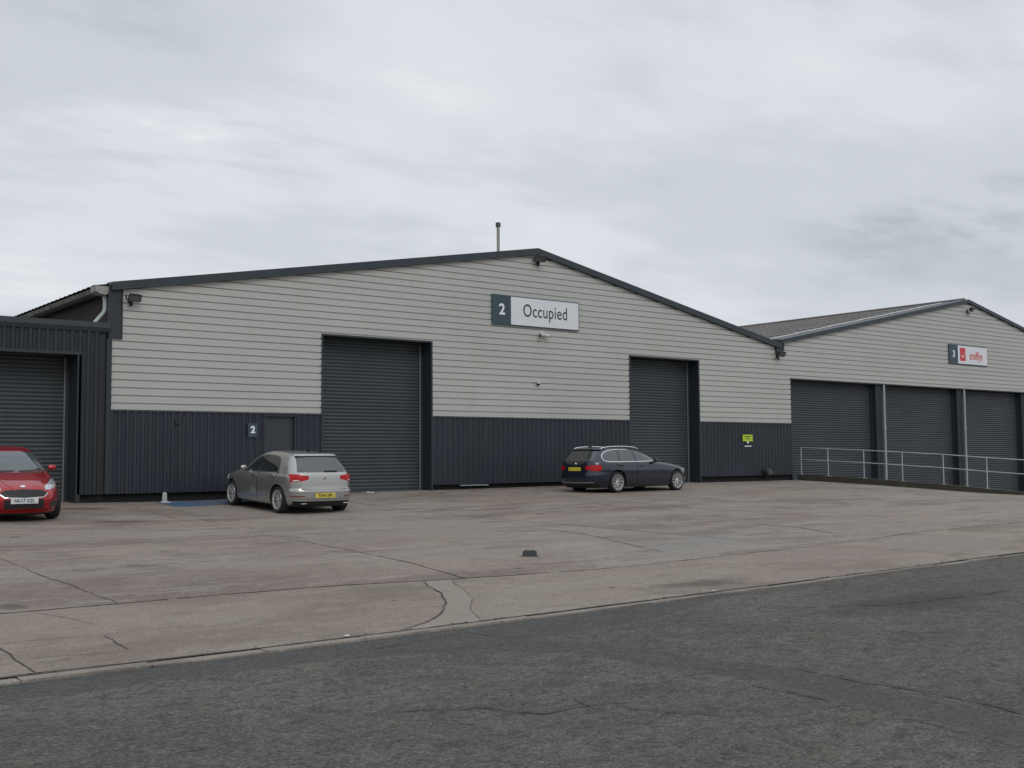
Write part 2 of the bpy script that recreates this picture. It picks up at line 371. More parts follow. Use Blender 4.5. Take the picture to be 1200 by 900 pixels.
def sheet(mb, xs, ys, zf, mi=0):
    nx, ny = len(xs), len(ys); b = len(mb.v)
    for y in ys:
        for x in xs: mb.v.append((x, y(x) if callable(y) else y, zf(x, y(x) if callable(y) else y)))
    for j in range(ny-1):
        for i in range(nx-1):
            mb.f.append((b+j*nx+i, b+j*nx+i+1, b+(j+1)*nx+i+1, b+(j+1)*nx+i)); mb.m.append(mi)
def frange(a, b, s):
    n = max(1, int(round((b-a)/s))); return [a+(b-a)*i/n for i in range(n+1)]
def crack(mb, pts, w, mi, zf, jit=.03, step=.12, lift=.004, rough=.5, gaps=0):
    P = []
    for (a, b) in zip(pts, pts[1:]):
        a = Vector(a); b = Vector(b); n = max(1, int((b-a).length/step))
        P += [a.lerp(b, i/n) for i in range(n)]
    P.append(Vector(pts[-1])); o = 0; prev = None; slow = .8; gaps = min(gaps, .02)
    for i, p in enumerate(P):
        t = (P[min(i+1, len(P)-1)]-P[max(0, i-1)]).normalized(); nrm = Vector((-t.y, t.x))
        o = o*.78+random.uniform(-1, 1)*jit*.55
        slow = min(1.25, max(.22, slow+random.uniform(-.16, .16)))
        ww = w*slow*(1+random.uniform(-rough, rough)*.8)/2
        if i in (0, len(P)-1): ww *= .2
        q = p+nrm*o; cur = (q-nrm*ww, q+nrm*ww)
        if prev and not (gaps and random.random() < gaps):
            v = [prev[0], cur[0], cur[1], prev[1]]
            mb.add([(c.x, c.y, zf(c.x, c.y)+lift) for c in v], [(0, 1, 2, 3)], mi)
        prev = cur
def blob(mb, cx, cy, rx, ry, mi, zf, lift=.004, n=36, rot=0, wob=.25, seed=0):
    rd = random.Random(seed); ph = [rd.uniform(0, 6.28) for _ in range(6)]
    ring = []
    for k in range(n):
        a = 2*math.pi*k/n; r = 1+wob*sum(math.sin((j+2)*a+ph[j])/(j+2) for j in range(6))
        x, y = rx*r*math.cos(a), ry*r*math.sin(a)
        ring.append((cx+x*math.cos(rot)-y*math.sin(rot), cy+x*math.sin(rot)+y*math.cos(rot)))
    mb.add([(cx, cy, zf(cx, cy)+lift)]+[(x, y, zf(x, y)+lift) for x, y in ring], [(0, 1+k, 1+(k+1) % n) for k in range(n)], mi)

def seg_dist(P, x, y):
    best = 1e9
    for (ax, ay), (bx, by) in zip(P, P[1:]):
        dx, dy = bx-ax, by-ay; t = max(0, min(1, ((x-ax)*dx+(y-ay)*dy)/(dx*dx+dy*dy)))
        best = min(best, math.hypot(x-ax-t*dx, y-ay-t*dy))
    return best
def wear_tone(o, f, y0, y1, x0=-2, x1=26):
    a = o.data.color_attributes.new('wear_tone', 'FLOAT_COLOR', 'POINT'); buf = []
    for v in o.data.vertices:
        x, y, z = v.co
        if y0 < y < y1 and x0 < x < x1: r, g, b = f(x, y)
        else: r = g = b = 0
        buf += [r, g, b, 1]
    a.data.foreach_set('color', buf)
def ground():
    mb = MB(); sheet(mb, frange(-3000, 3000, 500), frange(-3000, 3000, 500), lambda x, y: -2.9)
    tag(mb.build('ground', M['ground']), kind='structure')
    # road
    mb = MB()
    xs = frange(-60, -1, 1.5)+frange(-.9, 18, .07)+frange(18.5, 120, 1.5)
    tops = [lambda x: -30.0, lambda x: -12.0, lambda x: -4.0, lambda x: 0.0] + [(lambda x, k=k: ky(x)-.06-k*.06) for k in range(118, -1, -1)]
    sheet(mb, xs, tops, roadz)
    rz = lambda x, y: roadz(x, y)+.0
    for pts, w in (([(4.6, 7.75), (5.66, 7.96), (5.87, 7.28), (5.95, 6.54), (6.01, 5.94), (6.2, 5.4), (6.68, 5.33)], .03),
                   ([(6.68, 5.33), (6.69, 4.71), (6.72, 4.21), (6.69, 3.56), (6.6, 2.5)], .035),
                   ([(5.97, 5.02), (6.02, 4.5), (6.02, 4.01), (5.95, 3.57), (5.9, 2.6)], .03),
                   ([(3.6, 5.9), (4.16, 5.67), (4.39, 5.28), (4.91, 5.23), (4.9, 5.0), (5.2, 4.6)], .022),
                   ([(4.76, 5.48), (4.69, 5.23)], .03), ([(2.6, 7.0), (3.1, 6.4), (3.2, 5.9)], .018),
                   ([(9, 7.2), (10.3, 6.6), (12, 6.5), (14, 6.1)], .03), ([(7.4, 6.6), (8.4, 6.1), (9.0, 5.4)], .022)):
        crack(mb, pts, w*.65, 2, rz, jit=.04, step=.07, lift=.012, rough=.8, gaps=.12)
    TR = [(4.3, 7.75), (5.4, 7.45), (6.0, 6.8), (6.2, 5.9), (6.45, 5.1), (6.35, 4.2), (6.3, 3.2), (6.2, 1.5)]
    def road_wear(x, y):
        dk = ky(x)-y; wk = lerp_tab([(-60, .7), (4.0, .66), (5.2, .95), (7.5, .75), (9.5, .15), (10.2, -.5)], x)
        m = max(0, min(1, .5+(wk-dk)/.12)) if dk < 1.4 else 0
        m = max(m, max(0, min(1, .5+(.27-seg_dist(TR, x, y))/.10))*.85 if 4 < x < 7.2 else 0)
        d2 = math.hypot((x-10.4)/1.7, (y-6.6)/.55); d3 = math.hypot((x-9.6)/.5, (y-4.2)/1.1); d4 = math.hypot((x-7.6)/.35, (y-8.0)/.3)
        return m, max(0, 1-d2*.6)+max(0, 1-d3*.7)+max(0, .8-d4*.6), 0
    o = mb.build('road', [M['asphalt'], M['asphalt'], M['crack']]); wear_tone(o, road_wear, 0, 8.6); tag(o, kind='structure')
    # kerb stones
    mb = MB(); x = -60
    rd = random.Random(5)
    while x < 60:
        l = .9; g = .008; t = rd.uniform(-.004, .004)
        y0, y1 = ky(x), ky(x+l)
        kw = lambda q: lerp_tab([(-60, .14), (4.3, .13), (4.9, .10), (9, .085), (22, .08), (60, .07)], q)
        a = [(x+g, y0-kw(x)), (x+l, y1-kw(x+l)), (x+l, y1+.01), (x+g, y0+.01)]
        mb.prism([(p[0], p[1], -1.75) for p in a], (0, 0, .255+t+.0)) 
        x += l
    tag(mb.build('kerb', M['kerb'], bevel=.006), kind='structure')
    # forecourt
    mb = MB()
    xs = frange(-60, -2, .8)+frange(-1.9, 24, .09)+frange(24.5, 37.3, .4); jy = lambda x: lerp_tab([(-60, 11.5), (5, 11.46), (6.4, 11.38), (8.2, 11.0), (9.8, 10.8), (11.5, 10.87), (12.8, 11.02), (15.5, 11.2), (18.5, 11.75), (37.3, 12.6)], x)
    sheet(mb, xs, [(lambda x, k=k: ky(x)+.02+(jy(x)-ky(x)-.02)*k/28) for k in range(29)], gz, 1)
    sheet(mb, xs, [jy]+[(lambda x, k=k: jy(x)+(29.9-jy(x))*k/170) for k in range(1, 171)], gz, 0)
    c1 = lambda pts, w, **k: crack(mb, pts, w*.5, 2, gz, **k)
    c2 = lambda pts, w, **k: crack(mb, pts, w*.5, 3, gz, **k)
    # joint between kerb and slab
    crack(mb, [(x, ky(x)+.03) for x in frange(-20, 37, 1)], .05, 2, gz, jit=.012, step=.12, rough=.7)
    # main longitudinal joint
    crack(mb, [(x, jy(x)) for x in frange(-20, 9, .5)], .03, 2, gz, jit=.012, step=.1, rough=.6, gaps=.08)
    crack(mb, [(x, jy(x)) for x in frange(9, 37, .7)], .04, 2, gz, jit=.015, step=.12, rough=.6, gaps=.08)
    c1([(8.63, 14.9), (8.41, 13.26), (8.1, 11.9), (7.93, 11.0)], .05, gaps=.1)
    c2([(8.63, 14.9), (8.9, 18), (9.2, 21), (9.5, 27)], .03, gaps=.35)
    # curved strip of paler concrete
    inn = [(7.35, 11.08), (7.15, 10.72), (6.91, 10.08), (6.58, 9.51), (6.11, 8.92), (5.66, 8.49), (5.24, 8.24)]
    out = [(7.72, 11.05), (7.54, 10.75), (7.24, 10.1), (6.87, 9.44), (6.5, 8.98), (6.36, 8.75), (6.1, 8.25)]
    for (a, b, c, e) in zip(inn, inn[1:], out[1:], out):
        mb.add([(p[0], p[1], gz(*p)+.003) for p in (a, b, c, e)], [(0, 1, 2, 3)], 4)
    c1(inn, .034, jit=.022, lift=.008); c2(out, .018, jit=.012, lift=.008, gaps=.15)
    c1([(3.14, 9.64), (3.10, 9.2), (3.06, 8.77)], .03); c1([(2.31, 9.57), (2.27, 8.91), (2.25, 8.3)], .025)
    c2([(2.0, 9.75), (2.6, 9.72), (3.14, 9.64)], .02, gaps=.2); c2([(2.27, 8.95), (2.7, 8.85), (3.06, 8.77)], .015, gaps=.2)
    c1([(3.02, 11.45), (3.2, 10.9), (3.3, 10.2)], .018, gaps=.4)
    # cross joints further in
    c1([(9.76, 23.6), (9.56, 21.76), (9.66, 20.84), (9.5, 20.3)], .05, gaps=.12)
    c1([(8.98, 18.75), (9.39, 18.57), (9.8, 18.6), (10.6, 18.45)], .045); c1([(8.98, 18.75), (9.05, 18.2), (9.2, 17.6)], .035)
    c2([(10.6, 18.5), (14, 18.3), (18, 18.2), (24, 18.3)], .04, gaps=.4)
    c1([(13.83, 16.61), (13.63, 15.39), (13.2, 14.2), (12.67, 13.06), (12.3, 12.0)], .04, gaps=.2)
    c1([(18.15, 15.17), (17.95, 13.73), (17.34, 12.51)], .05, gaps=.2)
    c1([(15.15, 11.1), (15.34, 9.98), (15.5, 8.6)], .04, gaps=.1); c1([(18.3, 11.7), (18.5, 10), (18.6, 8.8)], .04, gaps=.1)
    c2([(-5, 18.6), (4.37, 18.2), (5.81, 17.92), (7.79, 18.25), (9, 18.6)], .045, gaps=.15)
    c2([(-5, 22.3), (2, 22.0), (7, 21.7), (9.6, 21.6)], .04, gaps=.25); c2([(9.7, 22), (16, 22.2), (24, 22), (34, 22.4)], .05, gaps=.35)
    c2([(4, 14.8), (6.2, 14.9), (8.5, 14.7), (12, 14.9)], .03, gaps=.45)
    for x in (-8, -2, 3.9): c2([(x, 11.5), (x+.1, 15), (x+.2, 18.2), (x+.3, 25)], .03, gaps=.3)
    for x in (14.8, 21, 27.5, 33): c2([(x, 11.5), (x+.1, 15), (x+.2, 18.2), (x+.3, 27.5)], .04, gaps=.3)
    for sx, sy, r, sd in ((5.2, 20.6, .08, 1), (7.2, 15.2, .03, 2), (11.1, 19.0, .08, 3), (16.7, 20.3, .12, 4), (20, 21.5, .14, 5), (6.2, 9.9, .03, 6), (8.7, 9.3, .04, 7), (9.15, 11.55, .06, 8)):
        blob(mb, sx, sy, r, r*.6, 6, gz, seed=sd+20, wob=.4)
    SC = [[(3.3, 13.2), (4.2, 13.9), (5.3, 14.0), (6.5, 13.6)], [(3.6, 14.6), (4.8, 15.4), (6.4, 15.3), (7.6, 14.7)], [(4.0, 16.2), (5.2, 16.6), (6.6, 16.5)], [(4.4, 12.6), (5.1, 13.2), (5.8, 12.9), (6.4, 12.4)], [(8.6, 12.3), (9.6, 13.2), (11, 13.9), (13, 14.1)], [(9, 14.4), (10.5, 13.4), (12.5, 13.2)]]
    def yard_wear_tone(x, y):
        st = 0
        for cx, cy, rx, ry, k in ((8.32, 27.0, .62, .42, 1.1), (7.98, 23.35, .66, .34, 1.1), (9.8, 8.95, .95, .34, .75), (2.98, 11.9, .16, .26, .9), (12.5, 20, 3.2, 1.2, .3), (7.9, 13.4, 1.3, .9, .35), (6.0, 24.4, 1.6, 2.6, .45), (12.9, 25.8, 1.3, 2.0, .5), (25, 25.9, 2.8, 1.2, .5), (12, 27.9, 4, .5, .35), (7, 28.6, 3, .6, .5)):  # last five ovals darken the ground under each car and along the wall feet
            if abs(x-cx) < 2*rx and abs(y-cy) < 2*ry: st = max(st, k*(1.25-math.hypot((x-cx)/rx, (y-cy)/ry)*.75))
        pl = 0
        for P_ in SC:
            if abs(y-P_[1][1]) < 2: pl = max(pl, .62*(1-seg_dist(P_, x, y)/.10))
        for yy_, x0_, x1_, k in ((19.4, 1, 12, .5), (21.0, 0, 9.5, .55), (17.3, 2, 8, .35), (23.9, 8.6, 13.5, .6)):
            if x0_ < x < x1_: pl = max(pl, k*(1-abs(y-yy_-.25*math.sin(x*.9))/.45))
        gr = 0
        for (x0_, y0_, x1_, y1_) in ((15.9, 9.4, 18.0, 11.0), (12.3, 12.0, 15.2, 13.6), (10.35, 25.2, 11.65, 26.9), (9, 17, 11.5, 18.3)):
            dd = min(x-x0_, x1_-x, y-y0_, y1_-y); gr = max(gr, min(.85, .5+dd/.3)) if dd > -.3 else gr
        return max(0, st), max(0, pl), max(0, gr)
    # floor paint
    q = [(10.1, 27.3), (14.6, 27.3), (14.6, 28.62), (10.1, 28.62)]
    bx = frange(10.6, 15.3, .3)
    for a, b in zip(bx, bx[1:]):
        y0 = 27.25
        mb.add([(a, y0+.05*math.sin(a*5), gz(a, y0)+.005), (b, y0+.05*math.sin(b*5), gz(b, y0)+.005), (b, 28.6, gz(b, 28.6)+.005), (a, 28.6, gz(a, 28.6)+.005)], [(0, 1, 2, 3)], 8)
    crack(mb, [(19.6, 28.45), (22, 28.35), (25.5, 28.3), (27.7, 28.35)], .22, 9, gz, jit=.05, step=.3, lift=.005, rough=.3)
    o = mb.build('forecourt', [M['conc'], M['conc_front'], M['crack'], M['crack2'], M['conc_pale'], M['conc_pale'], M['stain'], M['stain'], M['blue_paint'], M['red_paint']]); wear_tone(o, yard_wear_tone, 8, 30); tag(o, kind='structure')
    # lower loading apron in front of the right-hand warehouse
    mb = MB()
    sheet(mb, frange(37.5, 120, 3), [lambda x: ky(x)+.02]+[(lambda x, k=k: ky(x)+(29.9-ky(x))*k/12) for k in range(1, 13)],
          lambda x, y: -1.5-.036*min(x-37.5, 26)*min(1, max(0, (y-ky(x))/8)))
    tag(mb.build('loading_apron', M['conc']), kind='structure')
ground()

# ------------------------------------------------------------------ cladding generators
def lap_sheet(mb, xl, xr, z0, z1, holes, breaks=(), pitch=.2, y=FY):
    """horizontal lapped profile; xl/xr: functions of z; holes: (x0,x1,ztop)"""
    prof = []   # z, y
    k = math.floor((z0+1.27*0)/pitch)-1
    z = z0-((z0-1.27) % pitch)-pitch
    while z < z1+pitch:
        prof += [(z, -.004), (z+pitch-.036, -.028), (z+pitch-.033, .045), (z+pitch-.008, .045)]
        z += pitch
    def yy(zq):
        for (a, b), (c, d_) in zip(prof, prof[1:]):
            if a <= zq <= c: return b+(d_-b)*(zq-a)/(c-a)
        return 0
    zs = sorted(set([p[0] for p in prof if z0 < p[0] < z1]+[z0, z1]+[b for b in breaks if z0 < b < z1]+[h[2] for h in holes if z0 < h[2] < z1]))
    for a, b in zip(zs, zs[1:]):
        if b-a < 1e-5: continue
        mid = (a+b)/2
        e = 1e-5
        La, Lb, Ra, Rb = xl(a+e), xl(b-e), xr(a+e), xr(b-e)
        if Ra-La <= 0 and Rb-Lb <= 0: continue
        if Rb < Lb: Rb = Lb = (Rb+Lb)/2
        segs = [(La, Ra, Lb, Rb)]
        for h in holes:
            if mid < h[2]:
                ns = []
                for s in segs:
                    if h[0] >= max(s[1], s[3]) or h[1] <= min(s[0], s[2]): ns.append(s); continue
                    if h[0] > s[0]: ns.append((s[0], h[0], s[2], h[0]))
                    if h[1] < s[1]: ns.append((h[1], s[1], h[1], s[3]))
                segs = ns
        for s in segs:
            mb.add([(s[0], y+yy(a+e), a), (s[1], y+yy(a+e), a), (s[3], y+yy(b-e), b), (s[2], y+yy(b-e), b)], [(0, 1, 2, 3)])
def rib_sheet(mb, x0, x1, z0, z1, y=FY, pitch=.2, depth=.040, horizontal=False):
    """trapezoidal sheet with vertical ribs"""
    prof = []; x = x0
    while x < x1:
        for dx, dy in ((0, 0), (.035, -depth), (.095, -depth), (.13, 0), (.163, 0), (.166, -.004), (.172, -.004), (.175, 0)):
            if dx*pitch/.2+x < x1: prof.append((x+dx*pitch/.2, dy))
        x += pitch
    prof.append((x1, 0))
    for (a, da), (b, db) in zip(prof, prof[1:]):
        if b-a < 1e-6: continue
        mb.add([(a, y+da, z0), (b, y+db, z0), (b, y+db, z1), (a, y+da, z1)], [(0, 1, 2, 3)])
def shutter_curtain(x0, x1, z0, z1, y, m, parent, pitch=.105):
    mb = MB(); z = z0; prof = []
    mb.box((x0, y-.03, z0), (x1, y+.02, z0+.09))
    z = z0+.09
    while z < z1:
        for k in range(6):
            a = math.pi*k/6; prof.append((z+pitch*.86*k/6, y-.013*math.sin(a)))
        prof.append((z+pitch*.86, y)); prof.append((z+pitch*.93, y+.008))
        z += pitch
    for (a, ya), (b, yb) in zip(prof, prof[1:]):
        if b > z1: break
        mb.add([(x0, ya, a), (x1, ya, a), (x1, yb, b), (x0, yb, b)], [(0, 1, 2, 3)])
    return mb.build('shutter_curtain', m, parent, smooth=50)

# ------------------------------------------------------------------ unit 2
EL, RG, ER = (9.43, 4.56), (23.57, 7.0), (36.36, 4.5)
def verge(mb, p, q, w=.22, y0=FY-.13, y1=FY+.05, mi=0):
    """flashing between two (x,z) points, w deep, folded over the top"""
    a, b = Vector((p[0], 0, p[1])), Vector((q[0], 0, q[1]))
    mb.add([(a.x, y0, a.z), (b.x, y0, b.z), (b.x, y0, b.z-w), (a.x, y0, a.z-w),
            (a.x, y1+.3, a.z+.03), (b.x, y1+.3, b.z+.03), (b.x, y1, b.z-w), (a.x, y1, a.z-w)],
           [(0, 1, 2, 3), (0, 4, 5, 1), (3, 2, 6, 7), (0, 3, 7, 4), (1, 5, 6, 2), (4, 7, 6, 5)], mi)
    # small bottom return bead
    mb.tube([(a.x, y0-.008, a.z-w+.012), (b.x, y0-.008, b.z-w+.012)], .014, 6, mi)
def building_two():
    b = empty('warehouse', (23, FY, -1.03), 'large grey clad warehouse with low gable, two tall roller shutters and dark lower cladding', 'warehouse')
    b_inv = (23, FY, -1.03)
    def P(mb, name, m, smooth=None, parent=b, bevel=0):
        o = mb.build(name, m, None, smooth, bevel=bevel); o.parent = parent
        if parent is b: o.location = tuple(-c for c in b_inv)
        return o
    zt, D1, D2 = 3.57, (15.52, 19.30), (27.87, 31.45)
    sl = (RG[1]-EL[1])/(RG[0]-EL[0]); sr = (RG[1]-ER[1])/(ER[0]-RG[0])
    def xl(z):
        if z < 3.10: return 9.46
        zb = 4.41
        return 9.70 if z < zb else 9.70+(z-zb)/sl
    def xr(z):
        if z < 3.13: return 36.95
        zb = 4.36
        return 36.4 if z < zb else 36.4-(z-zb)/sr
    mb = MB(); lap_sheet(mb, xl, xr, 1.29, 6.92, [(D1[0], D1[1], zt), (D2[0], D2[1], zt)], breaks=(3.10, 3.13, 4.36, 4.41))
    P(mb, 'upper_cladding', M['light'])
    mb = MB()
    PD = (13.72, 14.62, 1.20)
    for a, c, z0 in ((9.42, PD[0]-.05, -.87), (PD[1]+.05, D1[0]-.03, -.87), (D1[1]+.03, D2[0]-.03, -.85), (D2[1]+.03, 36.95, -.80)):
        mb = MB(); rib_sheet(mb, a, c, z0, 1.26); P(mb, 'lower_cladding', M['dark'])
    mb = MB()  # drip flashing between the sheets
    for a, c in ((9.36, D1[0]), (D1[1], D2[0]), (D2[1], 36.97)):
        mb = MB(); mb.prism([(a, FY-.05, 1.245), (a, FY+.03, 1.245), (a, FY+.03, 1.31), (a, FY-.045, 1.268)], (c-a, 0, 0)); P(mb, 'drip_flashing', M['trim_dk'])
    mb = MB()  # recessed base, shade of the gap under the sheets painted near black
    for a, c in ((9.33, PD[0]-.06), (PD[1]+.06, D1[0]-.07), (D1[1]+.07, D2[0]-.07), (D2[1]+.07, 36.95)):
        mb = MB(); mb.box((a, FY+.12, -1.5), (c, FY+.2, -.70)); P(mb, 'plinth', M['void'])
    mb = MB()
    verge(mb, (EL[0]-.02, EL[1]), RG); verge(mb, RG, ER)
    mb.box((36.0, FY-.12, 4.14), (36.44, FY+.1, 4.34)); mb.box((36.40, FY-.135, 4.25), (36.46, FY+.1, 4.58))
    P(mb, 'verge_flashing', M['trim'], bevel=0)
    mb = MB()  # stepped corner flashing
    mb.box((9.36, FY-.045, 3.10), (9.69, FY+.03, 4.50)); mb.box((9.32, FY-.055, -.87), (9.445, FY+.05, 3.097))
    P(mb, 'corner_flashing', M['trim_dk'])
    mb = MB(); mb.box((9.675, FY-.05, 3.10), (9.712, FY+.0, 4.42)); P(mb, 'corner_bead', M['brick'])
    # side wall and back
    mb = MB(); mb.box((9.46, FY+.22, -2), (9.6, 70, 4.40)); mb.box((9.36, 69.8, -2), (36.6, 70, 4.3)); mb.box((36.45, FY+.3, -2), (36.6, 70, 4.3))
    P(mb, 'side_wall', M['brick'])
    mb = MB()  # corrugated roof slopes
    for (x0, z0, x1, z1) in ((9.05, EL[1]-.09, RG[0], RG[1]), (RG[0], RG[1], ER[0]+.05, ER[1]-.02)):
        ys = frange(FY+.1, 70, .2)
        for i, (a, c) in enumerate(zip(ys, ys[1:])):
            mb.add([(x0, a, z0+.02*(i % 2)), (x1, a, z1+.02*(i % 2)), (x1, c, z1+.02*((i+1) % 2)), (x0, c, z0+.02*((i+1) % 2))], [(0, 1, 2, 3)])
    P(mb, 'roof', M['roof'])
    # eaves gutter on the left, seen above the lean-to
    mb = MB()
    prof = [(9.40, 4.42), (9.40, 4.33), (9.33, 4.28), (9.20, 4.27), (9.10, 4.31), (9.07, 4.42), (9.09, 4.43), (9.12, 4.33), (9.21, 4.29), (9.32, 4.30), (9.37, 4.35), (9.38, 4.42)]
    y = FY+.55
    while y < 69:
        mb.prism([(x, y, z) for x, z in prof], (0, 1.78, 0)); mb.prism([(x+(x-9.23)*.12, y+1.74, z-.008 if z < 4.35 else z+.004) for x, z in prof], (0, .12, 0)); y += 1.8
    P(mb, 'gutter', M['gutter'])
    mb = MB(); mb.prism([(x, FY+.02, z) for x, z in [(9.44, 4.45), (9.44, 4.29), (9.3, 4.235), (9.15, 4.25), (9.05, 4.31), (9.04, 4.45)]], (0, .45, 0))
    P(mb, 'gutter_stop_end', M['pgut'])
    mb = MB(); py = FY+.25; mb.tube([(9.35, py, 4.26), (9.35, py, 3.92), (9.34, py, 3.84), (9.31, py, 3.78), (9.13, py, 3.56), (9.09, py, 3.50), (9.09, py, 3.2)], .052, 14)
    mb.tube([(9.35, py, 4.2), (9.35, py, 4.12)], .064, 14)
    P(mb, 'downpipe', M['pvc'], 40)
    # shutters
    for (x0, x1) in (D1, D2):
        sd = empty('roller_shutter', (0, 0, 0)); sd.parent = b; sd.location = tuple(-c for c in b_inv)
        zb = gz((x0+x1)/2, FY)-.02; y = FY+.52
        shutter_curtain(x0+.02, x1-.10, zb, zt+.1, y, M['shutter'], sd)
        mb = MB(); mb.box((x1-.12, y-.07, zb), (x1-.085, y-.035, zt-.02)); mb.box((x1-.085, y-.065, zb), (x1-.002, y+.05, zt), 1); mb.build('guide_rail', [M['rail_alu'], M['trim_dk']], sd)
        mb = MB(); mb.box((x0+.002, y-.065, zb), (x0+.06, y+.05, zt)); mb.build('guide_rail', M['trim_dk'], sd)
        mb = MB(); mb.box((x1, FY+.035, zb-.2), (x1+.06, y+.1, zt+.06)); mb.box((x0-.06, FY+.035, zb-.2), (x0, y+.1, zt+.06)); mb.box((x0-.06, FY+.035, zt), (x1+.06, y+.12, zt+.06))
        mb.build('door_reveal', M['trim_dk'], sd)
        mb = MB()   # folded jamb and head trims
        mb.box((x0-.045, FY-.035, zb), (x0+.004, FY+.04, zt)); mb.box((x1-.004, FY-.035, zb), (x1+.045, FY+.04, zt)); mb.box((x0-.05, FY-.038, zt-.006), (x1+.05, FY+.04, zt+.045))
        mb.build('door_trim', M['trim'], sd)
        mb = MB(); mb.box((x0-.1, y+.06, zb-.3), (x1+.1, y+.12, zt+.3)); mb.build('dark_backing', M['void'], sd)
    # personnel door
    dr = empty('door', (0, 0, 0)); dr.parent = b; dr.location = tuple(-c for c in b_inv); zb = gz(14.2, FY)
    mb = MB(); mb.box((PD[0], FY+.055, zb), (PD[1], FY+.10, PD[2]-.02)); mb.box((PD[0]+.2, FY+.052, zb+.05), (PD[0]+.205, FY+.056, PD[2]-.06)); mb.build('door_leaf', M['door'], dr, bevel=.004)
    mb = MB(); mb.box((PD[0]-.05, FY-.03, zb), (PD[0], FY+.12, PD[2])); mb.box((PD[1], FY-.03, zb), (PD[1]+.05, FY+.12, PD[2])); mb.box((PD[0]-.05, FY-.03, PD[2]-.02), (PD[1]+.05, FY+.12, PD[2]+.05)); mb.build('frame', M['trim_dk'], dr)
    mb = MB(); mb.tube([(PD[0]+.1, FY+.05, zb+1.02), (PD[0]+.1, FY, zb+1.02), (PD[0]+.22, FY, zb+1.02)], .011, 8); mb.build('handle', M['galv'], dr)
    mb = MB(); mb.box((PD[0]-.1, FY+.101, zb-.1), (PD[1]+.1, FY+.2, PD[2]+.1)); mb.build('dark_backing', M['void'], dr)
    # flue
    mb = MB(); mb.tube([(23.35, 30.5, 6.7), (23.35, 30.5, 8.05)], [.055, .055], 16); mb.tube([(23.35, 30.5, 6.85), (23.35, 30.5, 7.08)], [.13, .06], 16); 
    fl = P(mb, 'flue', M['flue'], 40)
    mb = MB(); mb.tube([(23.35, 30.5, 8.02), (23.35, 30.5, 8.16), (23.35, 30.5, 8.17)], [.088, .088, .07], 16); mb.build('flue_cap', M['flue_cap'], fl, 40)
    # vent cowl near the base on the right
    mb = MB(); mb.tube([(35.2, FY+.02, -.64), (35.2, FY-.14, -.64), (35.2, FY-.24, -.68), (35.2, FY-.28, -.80)], [.15, .15, .155, .15], 18)
    P(mb, 'vent_cowl', M['plastic'], 50)
    # pale offcut on the base below the sheeting
    mb = MB(); mb.box((20.4, FY-.03, -.90), (21.5, FY+.06, -.872)); P(mb, 'base_angle', M['pipe'])
    mb = MB(); mb.box((11.14, FY-.06, .93), (11.24, FY-.02, 1.03)); P(mb, 'outlet_box', M['black'])
building_two()

